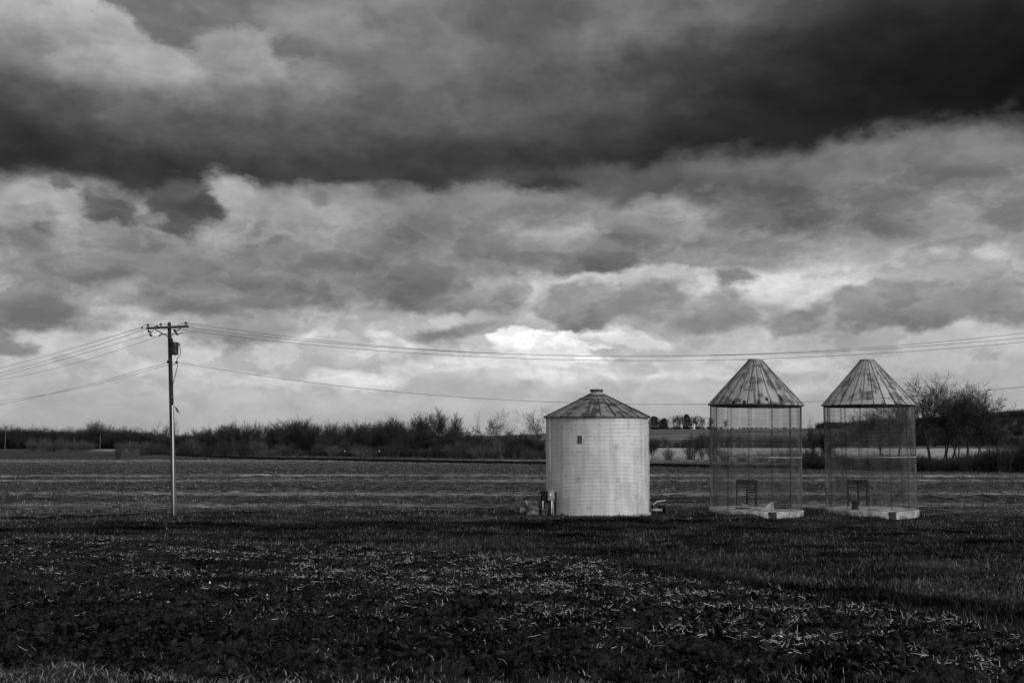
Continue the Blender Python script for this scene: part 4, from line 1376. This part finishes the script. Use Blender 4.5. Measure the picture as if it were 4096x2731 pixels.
line('uppermost thin power line sagging from the crossarm over the bins', (745, 1289), (5200, 1165), 190, PY - .3, 47, r=.009)
line('middle power line running from the crossarm out over the bins', (716, 1304), (5200, 1214), 160, PY, 47.6, r=.009)
line('lowest crossarm power line running just above the crib roofs', (700, 1313), (5200, 1226), 168, PY + .2, 48.2, r=.009)
line('single power line from the lower pole bracket across the bin roofs', (710, 1447), (5200, 1400), 190, PY, 45.0, r=.009)
line('upper power line dropping left from the end of the crossarm', (565, 1308), (-420, 1560), 18, PY, 104, r=.011)
line('second power line dropping left close under the upper one', (588, 1313), (-420, 1566), 30, PY, 104, r=.010)
line('third power line dropping left past the hanging fuse', (666, 1314), (-420, 1600), 14, PY + .2, 105, r=.010)
line('lowest crossarm power line curving left from the brace', (636, 1342), (-420, 1510), 72, PY - .1, 104, r=.009)
line('upper of two power lines leaving left from the pole bracket', (668, 1448), (-420, 1665), 34, PY, 104, r=.010)
line('lower of two power lines leaving left from the pole bracket', (673, 1457), (-420, 1575), 70, PY + .1, 104, r=.009)

# ------------------------------------------------------------------ bare trees
def grow(seed, H=10.0, trunk=0.16, fork=0.3, n1=8, levels=4, spread=0.55, up=0.25, kids=(6, 5, 5), lens=(0.5, 0.5, 0.5), twig=0.011, wig=0.12, stems=1, lean=0.0, sides=5, minr=0.012, droop=0.0):
    """a leafless tree: trunk mesh with its main limbs, crown mesh with everything finer"""
    r_ = random.Random(seed)
    tr_, cr_ = MB(), MB()

    def rv(s):
        return Vector((r_.uniform(-s, s), r_.uniform(-s, s), r_.uniform(-s, s)))

    def branch(p, d, length, rad, lev):
        nseg = 5 if lev == 0 else (4 if lev == 1 else (3 if lev == 2 else 2))
        pts_, rads = [p.copy()], [rad]
        dd = d.copy()
        for k_ in range(nseg):
            trop = up if lev < levels - 1 else up * 0.4 - droop
            dd = (dd + rv(wig * (1 + lev * 0.5)) + Vector((0, 0, trop * 0.35))).normalized()
            p = p + dd * (length / nseg)
            pts_.append(p.copy())
            f_ = (k_ + 1) / nseg
            rads.append(max(minr * 0.6, rad * (1 - (0.55 if lev == 0 else 0.72) * f_)))
        (tr_ if lev <= 1 else cr_).tube(pts_, rads, sides if lev == 0 else (4 if lev == 1 else 3), cap=False)
        if lev >= levels:
            return
        nk = n1 if lev == 0 else kids[min(lev - 1, len(kids) - 1)]
        for k_ in range(nk):
            f_ = (fork + (1 - fork) * (k_ + r_.random()) / nk) if lev == 0 else 0.22 + 0.78 * (k_ + r_.random()) / nk
            f_ = min(f_, 1.0)
            i_ = min(int(f_ * nseg), nseg - 1)
            g_ = f_ * nseg - i_
            bp = pts_[i_].lerp(pts_[i_ + 1], g_)
            br = rads[i_] + (rads[i_ + 1] - rads[i_]) * g_
            loc_d = (pts_[i_ + 1] - pts_[i_]).normalized()
            side = rv(1.0)
            side = (side - loc_d * side.dot(loc_d))
            side = side.normalized() if side.length > 1e-4 else Vector((1, 0, 0))
            ang_ = spread * r_.uniform(0.6, 1.35) * (1.15 if f_ < 0.6 else 0.85)
            nd = (loc_d * math.cos(ang_) + side * math.sin(ang_)).normalized()
            ln = (H * lens[0] if lev == 0 else length * lens[min(lev, len(lens) - 1)]) * r_.uniform(0.65, 1.2) * ((0.55 + 0.65 * math.sin(math.pi * (0.15 + 0.75 * (f_ - fork) / (1 - fork)))) if lev == 0 else 1)
            branch(bp, nd, ln, max(minr, br * (0.62 if lev == 0 else 0.6)), lev + 1)

    for s_ in range(stems):
        a = r_.uniform(0, 6.28)
        d0 = Vector((math.cos(a) * 0.28 * (stems > 1) + lean, math.sin(a) * 0.28 * (stems > 1), 1)).normalized()
        branch(Vector((math.cos(a) * .15 * (stems > 1), math.sin(a) * .15 * (stems > 1), -0.1)), d0, H * (0.72 if stems == 1 else 0.6) * r_.uniform(.9, 1.05), trunk, 0)
    va = np.concatenate([np.concatenate(tr_.v), np.concatenate(cr_.v)])
    k_ = H / va[:, 2].max()
    for m_ in (tr_, cr_):
        m_.v = [q * k_ for q in m_.v]
    return tr_, cr_


M_bark = mat('dark bark', 0.035, 0.9, build=noisy(0.015, 0.045, 2.5))
M_twig = mat('bare twigs', 0.04, 0.9, spec=0.05, build=noisy(0.02, 0.06, 0.5))
M_twig2 = mat('pale bare twigs', 0.08, 0.9, spec=0.1, build=noisy(0.045, 0.11, 0.4))
M_ever = mat('evergreen needles', 0.03, 0.9, build=noisy(0.012, 0.04, 1.5))

PROTO = {}


def proto(key, kind, **kw):
    PROTO[key] = (kind,) + grow(**kw)


proto('tall', 'bare_tree', seed=3, H=11.0, trunk=.15, n1=12, spread=.62, up=.4, kids=(7, 6, 6), lens=(.45, .55, .5, .5), minr=.02, fork=.25)
proto('tall2', 'bare_tree', seed=14, H=11.0, trunk=.15, n1=11, spread=.62, up=.4, kids=(7, 6, 6), lens=(.43, .55, .5, .5), minr=.02, fork=.3, stems=2)
proto('round', 'bare_tree', seed=5, H=9.0, trunk=.17, n1=10, spread=.75, up=.28, kids=(7, 6, 6), lens=(.55, .52, .5, .5), minr=.02, fork=.22)
proto('fan', 'bare_tree', seed=8, H=10.5, trunk=.22, n1=11, spread=.85, up=.35, kids=(7, 6, 6), lens=(.6, .5, .5, .5), minr=.02, fork=.25, lean=-.12)
proto('scrub', 'bare_tree', seed=11, H=6.5, trunk=.09, n1=9, spread=.6, up=.4, kids=(7, 6, 6), lens=(.5, .55, .55, .55), minr=.0135, fork=.12, stems=3)
proto('scrub2', 'bare_tree', seed=21, H=6.5, trunk=.09, n1=9, spread=.7, up=.35, kids=(7, 6, 6), lens=(.5, .55, .55, .5), minr=.0135, fork=.1, stems=3)
proto('scrub3', 'bare_tree', seed=31, H=7.5, trunk=.10, n1=10, spread=.42, up=.5, kids=(6, 6, 6), lens=(.42, .5, .5, .5), minr=.0135, fork=.15, stems=2)
proto('bigA', 'bare_tree', seed=41, H=11.6, trunk=.22, n1=10, spread=.7, up=.3, kids=(8, 8, 7), lens=(.42, .55, .5, .5), minr=.0135, fork=.66, wig=.16, stems=1, sides=7, droop=.1)
proto('bigB', 'bare_tree', seed=52, H=11.0, trunk=.17, n1=9, spread=.7, up=.33, kids=(8, 8, 7), lens=(.40, .55, .5, .5), minr=.0135, fork=.64, wig=.18, stems=2, sides=7, droop=.08)
proto('bigC', 'bare_tree', seed=63, H=10.0, trunk=.13, n1=9, spread=.65, up=.4, kids=(8, 8, 7), lens=(.38, .55, .5, .5), minr=.0135, fork=.62, wig=.18, stems=1, sides=6, lean=.1)


def bush(seed, H=2.6, W_=3.2, stems=60, twigs=7, r=.009):
    """a leafless shrub: arching stems from one stool with side twigs"""
    r_ = random.Random(seed)
    mb = MB()
    for s_ in range(stems):
        a, lean_ = r_.uniform(0, 6.28), r_.random() ** .7
        L_ = H * r_.uniform(.7, 1.08)
        p = Vector((math.cos(a) * .25 * r_.random() * W_, math.sin(a) * .25 * r_.random() * W_, -.05))
        tipo = Vector((math.cos(a) * lean_ * W_ * .5, math.sin(a) * lean_ * W_ * .5, L_ * (1 - .45 * lean_ ** 2)))
        midp = p.lerp(tipo, .5) + Vector((0, 0, L_ * .14)) + Vector((r_.uniform(-.12, .12), r_.uniform(-.12, .12), 0))
        mb.tube([p, midp, tipo], [r * 1.5, r * 1.1, r * .5], 3, cap=False)
        for t_i in range(twigs):
            f_ = r_.uniform(.25, 1)
            b_ = p.lerp(midp, f_ * 2) if f_ < .5 else midp.lerp(tipo, f_ * 2 - 1)
            e_ = b_ + Vector((r_.uniform(-.4, .4), r_.uniform(-.4, .4), r_.uniform(.05, .5))) * H * .28
            mb.tube([b_, e_], [r * .8, r * .4], 3, cap=False)
    return mb


def evergreen(seed, H=8, W_=5.6, n_=3000):
    r_ = np.random.RandomState(seed)
    t_ = MB().tube([(0, 0, -.1), (0, 0, H * .5), (0, 0, H * .95)], [.2, .14, .03], 6)
    zf = r_.rand(n_) ** .85
    prof_ = np.interp(zf, [0, .15, .5, .8, 1], [.5, .9, 1, .85, .35]) * W_ / 2
    a = r_.rand(n_) * 6.28
    rad_ = prof_ * (r_.rand(n_) ** .45) * (1 + .25 * np.sin(a * 3 + zf * 9))
    c = np.stack([rad_ * np.cos(a), rad_ * np.sin(a), H * (.03 + .97 * zf)], -1)
    v = c[:, None] + r_.normal(0, .22, (n_, 3, 3))
    f = np.arange(n_ * 3).reshape(-1, 3)
    cm = MB()
    cm.add(v.reshape(-1, 3), [tuple(q) for q in f])
    return t_, cm


PROTO['ever'] = ('evergreen_tree',) + evergreen(5)
PROTO['ever2'] = ('evergreen_tree',) + evergreen(17, W_=6.6)
proto('hill', 'bare_tree', seed=77, H=10.0, trunk=.30, n1=12, spread=.75, up=.28, kids=(6, 6, 5), lens=(.55, .55, .5, .5), minr=.04, fork=.06)
proto('hill2', 'bare_tree', seed=88, H=10.0, trunk=.28, n1=12, spread=.6, up=.4, kids=(6, 6, 5), lens=(.5, .55, .5, .5), minr=.04, fork=.08)
MADE = {}


def tree(key, u, Y, H, label, group=None, rz=None, wide=1.0, dz=0.0, pale=False):
    """plant a tree: the first of each kind is built, later ones are copies with their parts"""
    kind, tr_, cr_ = PROTO[key]
    h0 = 8.0 if key.startswith('ever') else max(q[:, 2].max() for q in cr_.v)
    x = gx(u, Y)
    z = zat(x, Y) + dz
    rz = rs.rand() * 6.28 if rz is None else rz
    s = H / h0
    if key not in MADE:
        root = thing(kind, label, 'tree', group=group)
        tr_.build('trunk', M_bark, root, smooth=True)
        cr_.build('crown', M_ever if key.startswith('ever') else (M_twig if key.startswith('scrub') else M_bark), root)
        root.location, root.rotation_euler, root.scale = (x, Y, z), (0, 0, rz), (s * wide, s * wide, s)
        MADE[key] = root
        return root
    return copy_thing(MADE[key], (x, Y, z), rz, (s * wide, s * wide, s), label, group)


# -- individual trees of the hedgerow left of the bin
tree('tall', 443, 246, 11.6, 'tallest slender bare tree of the hedgerow, left of the grain bin', rz=.4, wide=1.1)
tree('tall2', 431, 248, 10.9, 'twin-stemmed bare tree just left of the tallest hedgerow tree', rz=2.0, wide=1.15)
tree('tall', 452, 244, 10.4, 'slim bare tree crowding the right side of the tallest hedgerow tree', rz=3.3, wide=.9)
tree('tall2', 416, 247, 9.8, 'bare tree with a flat wispy top in the tall hedgerow clump', rz=4.4)
tree('round', 486, 236, 10.4, 'round-crowned bare tree standing alone between the tall clump and the bin', rz=1.0)
tree('fan', 543, 224, 10.8, 'spreading bare tree partly hidden by the left edge of the grain bin', rz=.3, wide=1.0)
tree('round', 402, 246, 8.6, 'thin grey bare tree at the left end of the tall clump', rz=5.0)
tree('tall', 385, 247, 8.2, 'upright bare tree left of the tall clump in the hedgerow', rz=1.2)
tree('tall', 256, 262, 8.6, 'narrow spire-like bare tree above the left hedgerow', rz=2.5, wide=.6)
tree('round', 165, 330, 10.0, 'round bare tree beside the utility pole on the skyline', rz=2.2, wide=1.1)
tree('scrub2', 94, 388, 11.5, 'domed dark tree on the skyline left of the utility pole', rz=.9, wide=1.5)
tree('tall', 365, 249, 7.6, 'bushy-topped bare tree over the middle of the hedgerow', rz=4.9, wide=1.2)

tl, tg_ = 'slender bare tree standing a little above the hedgerow scrub', 'slender trees above the hedgerow scrub'
for u_, H_, key in ((203, 7.0, 'tall2'), (219, 7.6, 'round'), (233, 7.8, 'tall'), (268, 8.2, 'tall2'), (281, 8.0, 'round'), (297, 9.0, 'tall'), (311, 8.0, 'tall2'), (326, 7.6, 'round'), (345, 7.8, 'tall'), (356, 8.4, 'tall2'),
                    (374, 8.6, 'round'), (395, 9.2, 'tall2'), (424, 9.4, 'tall'), (505, 7.0, 'round'), (517, 6.6, 'tall2'), (470, 6.8, 'tall')):
    tree(key, u_, np.interp(u_, [180, 300, 430, 560], [266, 254, 238, 216]) + rs.uniform(-3, 8), H_, tl, tg_, wide=rs.uniform(.85, 1.15))

# -- hedgerow mass: scrub trees in three loose rows, nothing tells them apart
hl = 'bare scrub tree in the dense grey hedgerow behind the field'
hg = 'bare scrub trees of the hedgerow'
keys = ('scrub', 'scrub2', 'scrub3')
u = 186.0
i = 0
while u < 560:
    Yb = np.interp(u, [180, 300, 430, 560], [268, 256, 240, 218])
    prof_h = np.interp(u, [180, 205, 250, 300, 330, 380, 415, 455, 470, 520, 560], [4.4, 5.0, 5.6, 6.0, 5.2, 5.6, 5.2, 4.7, 3.4, 3.2, 3.6])
    for rowk in range(3):
        hh_ = prof_h * 1.32 * rs.uniform(.5, 1.3) * (1.0 if rowk else .85)
        tree(keys[(i + rowk) % 3], u + rs.uniform(-4, 4), Yb + rowk * 7 + rs.uniform(-2, 2), hh_, hl, hg, wide=rs.uniform(.9, 1.25))
    u += rs.uniform(7.5, 11)
    i += 1

# -- shrubs along the hedgerow's foot
BUSH = {}


def shrub(key, u, Y, H, W_, label, group=None, pale=False, dz=0.0):
    x = gx(u, Y)
    z = zat(x, Y) + dz
    if key not in BUSH:
        o = bush(sum(map(ord, key)), 2.6, 3.2, stems=90 if 'thick' in key else 46, twigs=8, r=.010).build('shrub', M_twig2 if 'pale' in key else M_twig)
        o['category'] = 'shrub'
        BUSH[key] = o
    else:
        o = BUSH[key].copy()
        COL.objects.link(o)
    o.location, o.rotation_euler = (x, Y, z), (0, 0, rs.rand() * 6.28)
    o.scale = (W_ / 3.2, W_ / 3.2, H / 2.6)
    o['label'] = label
    if group:
        o['group'] = group
    elif 'group' in o:
        del o['group']
    return o


sg, sl = 'low shrubs at the hedgerow foot', 'low rounded leafless shrub at the foot of the hedgerow'
u = 142.0
i = 0
while u < 556:
    Yb = np.interp(u, [140, 300, 430, 560], [255, 240, 222, 205])
    shrub(('thick pale a', 'thick b', 'thick d', 'thick b')[rs.randint(4)], u + rs.uniform(-4, 4), Yb + rs.uniform(-6, 6), rs.uniform(1.1, 3.9), rs.uniform(3.5, 9), sl, sg)
    u += rs.uniform(6, 10)
    i += 1
shrub('thick b', 119, 212, 2.9, 2.2, 'small dark lone shrub at the field edge, left of the pole')

# -- right: the tall trees beside and behind the crib
tree('bigA', 931, 132, 12.4, 'tallest bare tree to the right of the cribs, with an open top', rz=1.2, wide=1.19)
tree('bigB', 948, 134, 11.3, 'forked bare tree just right of the tallest tree by the crib', rz=.2, wide=1.06)
tree('bigA', 964, 130, 11.7, 'thick-trunked bare tree in the middle of the clump beside the crib', rz=3.6, wide=1.06)
tree('bigC', 972, 131, 11.0, 'leaning bare tree touching the thick-trunked one beside the crib', rz=.1, wide=1.00)
tree('bigB', 987, 129, 9.8, 'low forked bare tree at the right of the clump beside the crib', rz=2.6, wide=0.88)
tree('bigC', 940, 137, 11.0, 'bare tree behind the gap between the two tallest trees by the crib', rz=5.6, wide=1.0)
tree('bigB', 957, 138, 10.6, 'wide-crowned bare tree at the back of the clump beside the crib', rz=1.5, wide=1.0)
tree('bigC', 1000, 130, 7.6, 'thin bare tree ending the clump beside the crib', rz=4.0, wide=1.00)
tree('bigC', 915, 136, 9.9, 'crooked bare tree showing at the shoulder of the crib roof', rz=3.0, wide=1.00)
tree('bigA', 897, 136, 9.6, 'bare tree seen through the right part of the wire crib', rz=5.1, wide=1.12)
tree('bigB', 880, 138, 9.0, 'bare tree seen through the middle of the wire crib', rz=4.2, wide=1.12)
tree('bigC', 860, 140, 8.2, 'small bare tree seen through the left part of the wire crib', rz=1.9, wide=1.25)

tree('scrub3', 812, 150, 7.6, 'tall brushy bare sapling between the two wire cribs', rz=.6, wide=.8)
tree('scrub', 824, 146, 6.2, 'low brushy bare sapling against the second wire crib', rz=2.6, wide=.8)
tree('scrub2', 702, 196, 4.9, 'many-stemmed bare sapling left of the first wire crib', rz=1.6, wide=1.0)
tree('scrub', 652, 205, 4.5, 'bare sapling rising at the right edge of the grain bin', rz=.9, wide=.9)
ug, ul = 'undergrowth below the tall trees', 'dark tangled shrub in the undergrowth below the tall bare trees'
u = 806.0
i = 0
while u < 1075:
    Yb = np.interp(u, [800, 900, 1075], [138, 131, 122])
    hfac = np.interp(u, [800, 860, 930, 975, 1000, 1030, 1075], [1.9, 1.5, 1.4, 1.6, 2.4, 3.0, 3.2])
    for rowk in range(2):
        shrub(('thick b', 'thick d', 'thick b')[(i + rowk) % 3], u + rs.uniform(-3, 3), Yb + rowk * 4 + rs.uniform(-1, 1), hfac * 1.3 * rs.uniform(.75, 1.15), rs.uniform(3.5, 5), ul, ug)
    u += rs.uniform(7, 11)
    i += 1
# -- brush behind the bins along the railway
bg_, bl = 'brush along the railway behind the cribs', 'sparse dark shrub along the railway line behind the bins'
for u_, Y_, H_, W_ in ((630, 200, 3.0, 3), (640, 198, 2.4, 4), (668, 196, 2.2, 3.4), (690, 197, 3.2, 4), (712, 190, 3.0, 4), (724, 188, 2.0, 4), (742, 182, 1.6, 4), (760, 178, 1.8, 5), (778, 172, 2.2, 5), (792, 165, 2.6, 4)):
    shrub('thick d', u_, Y_, H_, W_, bl, bg_)

# -- wooded strip halfway up to the hill
wg, wl_ = 'dark shrubs along the far edge of the pale field', 'dark bushy shrub along the far edge of the pale field'
for u_ in list(np.arange(626, 705, 7.5)) + list(np.arange(706, 812, 8)):
    hh_ = np.interp(u_, [626, 650, 662, 672, 690, 715, 760, 790, 812], [3.8, 3.2, 5.0, 2.2, 4.0, 6.5, 3.6, 5.0, 6.0])
    shrub('thick b', u_ + rs.uniform(-2, 2), 428 + rs.uniform(-6, 10), hh_ * rs.uniform(.8, 1.2), rs.uniform(6, 9), wl_, wg)
tree('fan', 690, 425, 7.0, 'small bare tree in front of the pale hill field, left of the cribs', wide=.5)

# -- trees on the hilltop between the bin and the first crib
for key, u_, H_, wide_, lab in (('ever2', 654, 9.8, .85, 'dark rounded evergreen at the left end of the hilltop row'), ('ever', 664, 8.2, .9, 'smaller dark evergreen second in the hilltop row'),
                                ('hill2', 660, 9.0, .8, 'bare tree between the two dark evergreens of the hilltop row'),
                                ('hill', 673, 11.4, .95, 'bare spreading tree by the white post on the hilltop'), ('hill2', 680, 11.8, .9, 'tallest bare tree in the middle of the hilltop row'),
                                ('ever2', 686.5, 11.2, .6, 'dark half-evergreen tree in the middle of the hilltop row'), ('hill', 691, 11.0, .8, 'bare tree just right of the dark one in the middle of the hilltop row'),
                                ('hill2', 697, 11.2, .8, 'two-limbed bare tree toward the right of the hilltop row'), ('hill', 703, 11.0, .85, 'dense bare tree near the right end of the hilltop row'),
                                ('hill2', 710, 9.8, .8, 'thin bare tree ending the hilltop row'),
                                ('hill', 725, 8.0, .7, 'lone bare tree on the hilltop beside the first wire crib'), ('hill', 643, 12.0, .8, 'bare hilltop tree just showing at the edge of the bin')):
    tree(key, u_, 815 + rs.uniform(-6, 6), H_, lab, 'trees in a row on the hilltop', wide=wide_ * 1.2)


# -- far woods that read as one mass (stuff)
def wood(name, label, spots, seeds=('scrub', 'scrub2', 'scrub3'), material=None):
    vs_, fs_, n_ = [], [], 0
    for j, (u_, Y_, H_, w_) in enumerate(spots):
        _, tr_, cr_ = PROTO[seeds[j % len(seeds)]]
        v = np.concatenate(cr_.v)
        f = np.array([q for q in cr_.f if len(q) == 4])
        sel = rs.rand(len(f)) < 0.75
        f = f[sel]
        k_ = H_ / v[:, 2].max()
        a = rs.rand() * 6.28
        c_, s_ = math.cos(a), math.sin(a)
        x = gx(u_, Y_)
        thick = 1.0
        vv = np.stack([(v[:, 0] * c_ - v[:, 1] * s_) * k_ * w_ + x, (v[:, 0] * s_ + v[:, 1] * c_) * k_ * w_ + Y_, v[:, 2] * k_ - 0.3 * H_ + zat(x, Y_)], -1)
        vs_.append(vv)
        fs_.append(f + n_)
        n_ += len(vv)
    o = link(name, mesh_np(name, np.concatenate(vs_), np.concatenate(fs_)), material or M_twig)
    return tag(o, label, 'wood', kind='stuff')


spots = []
for u_ in np.arange(-60, 215, 5.0):
    base_h = np.interp(u_, [-60, 0, 50, 85, 100, 130, 170, 215], [12, 12.5, 12, 11.5, 12, 11.5, 9, 8])
    for Y_ in (395, 410, 430):
        spots.append((u_ + rs.uniform(-3, 3), Y_ + rs.uniform(-6, 6), base_h * rs.uniform(.8, 1.12), rs.uniform(1.2, 1.7)))
wood('woodland', 'low dark bare wood along the horizon at the far left', spots)
spots = []
for u_ in np.arange(820, 1100, 6.0):
    for Y_ in (690, 740, 800):
        spots.append((u_ + rs.uniform(-4, 4), Y_ + rs.uniform(-10, 10), rs.uniform(6, 9) + np.interp(u_, [820, 1000, 1100], [-1, 1, 3]), rs.uniform(1.5, 2.0)))
for u_ in np.arange(850, 1060, 5.0):
    for Y_ in (500, 560, 620):
        if rs.rand() < .75:
            spots.append((u_ + rs.uniform(-4, 4), Y_ + rs.uniform(-20, 20), rs.uniform(5, 8), rs.uniform(1.4, 2.0)))
for u_ in np.arange(760, 1030, 6.0):
    spots.append((u_ + rs.uniform(-3, 3), 445 + rs.uniform(-8, 12), rs.uniform(5, 8), rs.uniform(1.2, 1.7)))
wood('hillside_woodland', 'dark bare wood covering the hillside at the far right', spots)
spots = [(u_ + rs.uniform(-1, 1), 818 + rs.uniform(-3, 6), rs.uniform(1.5, 3.2), 1.5) for u_ in np.arange(640, 800, 3.0)] + [(u_, 820 + rs.uniform(-3, 6), rs.uniform(4, 6.5), 1.3) for u_ in np.arange(645, 714, 3.5)]
wood('hilltop_hedge', 'low dark hedge along the crest of the hill', spots)

# -- shrubs at the far left field edge
fg, fl_ = 'shrubs in front of the far left wood', 'pale domed shrub in front of the far left wood'
for u_ in (34, 44, 54, 64, 72, 80, 90, 120, 132, 146, 158):
    shrub('thick pale c', u_ + rs.uniform(-3, 3), 330 + rs.uniform(-15, 15), rs.uniform(2.5, 4.5), rs.uniform(5, 9), fl_, fg)

# ------------------------------------------------------------------ railway, markers, far poles
rl = [(172, 262), (190, 240), (209, 226), (262, 206), (330, 193), (430, 178), (545, 166), (630, 157), (717, 146), (760, 143.5), (800, 144), (860, 147), (950, 150), (1100, 153), (1300, 158)]
ptsr = np.array([[gx(a, b), b] for a, b in rl])
dirs = np.gradient(ptsr, axis=0)
nrm = np.stack([-dirs[:, 1], dirs[:, 0]], -1)
nrm /= np.linalg.norm(nrm, axis=1)[:, None]
sec = [(-2.2, -0.05), (-1.5, 0.24), (1.5, 0.24), (2.2, -0.05)]
mb = MB()
vs_ = []
for p, n_ in zip(ptsr, nrm):
    for o_, h_ in sec:
        vs_.append((p[0] + n_[0] * o_, p[1] + n_[1] * o_, h_))
fs_ = [(i * 4 + j, i * 4 + j + 1, (i + 1) * 4 + j + 1, (i + 1) * 4 + j) for i in range(len(ptsr) - 1) for j in range(3)]
mb.add(vs_, fs_)
ry_ = mb.build('railway', mat('dark ballast', .02, .95, spec=0, build=lambda t: t.rng(t.noise(wpos(t), 2.0, 5, .7), .3, .7, .003, .015)))
ry_['kind'] = 'structure'
for off in (-0.72, 0.72):
    mb = MB()
    mb.tube([(p[0] + n_[0] * off, p[1] + n_[1] * off, 0.30) for p, n_ in zip(ptsr, nrm)], 0.06, 4)
    mb.build('rail', M_black, ry_)

for (x, y, lab) in ((1379, 1826, 'left of two white-topped marker posts by the hedgerow'), (1517, 1826, 'right of two white-topped marker posts by the hedgerow')):
    Y_ = 218
    p = src(x, y, Y_)
    r_ = thing('marker_post', lab, 'marker post', (p.x, Y_, 0), group='white-topped marker posts by the railway')
    zc_ = src(x, 1803, Y_).z
    MB().tube([(0, 0, -.1), (0, 0, zc_ - .04)], .05, 6).build('post', M_black, r_)
    MB().box((0, 0, zc_ + .05), (.16, .06, .2), bev=.02).build('reflector', M_white, r_)

for u_, v0, v1, lab in ((5, 428, 446, 'pale distant pole at the left edge before the wood'), (74, 437, 449, 'dim distant pole among the shrubs before the wood'), (100, 434, 446, 'pale distant pole nearest the utility pole before the wood')):
    Y_ = 340
    a, b = at(u_, v0, Y_), at(u_, v1, Y_)
    r_ = thing('far_pole', lab, 'pole', (b.x, Y_, 0), group='pale poles before the far wood')
    MB().tube([(0, 0, -.2), (0, 0, a.z)], [.10, .06], 7).build('pole', M_wood, r_)
    MB().box((0, 0, a.z - .02), (.2, .2, .05), bev=.01).build('cap', M_wood, r_)
# white post on the hilltop
zz = zat(gx(697 - 24.5, 812), 812)
o = MB().tube([(0, 0, -.2), (0, 0, 2.4), (0, 0, 2.6)], [.45, .42, .1], 8).build('hilltop_post', M_white, None, loc=(gx(694, 806), 806, zat(gx(694, 806), 806)))
tag(o, 'small white post below the hilltop trees', 'post')

# put the origin of the machinery at its foot
for r_ in [o for o in COL.objects if o.type == 'EMPTY' and o.name in ('control_panel', 'aeration_fan', 'pump_motor', 'unloading_auger')]:
    cs = [v.co + c.location for c in r_.children if c.type == 'MESH' for v in c.data.vertices]
    o_ = Vector(((min(c.x for c in cs) + max(c.x for c in cs)) / 2, (min(c.y for c in cs) + max(c.y for c in cs)) / 2, min(c.z for c in cs)))
    r_.location = o_
    for c in r_.children:
        c.location = c.location - o_
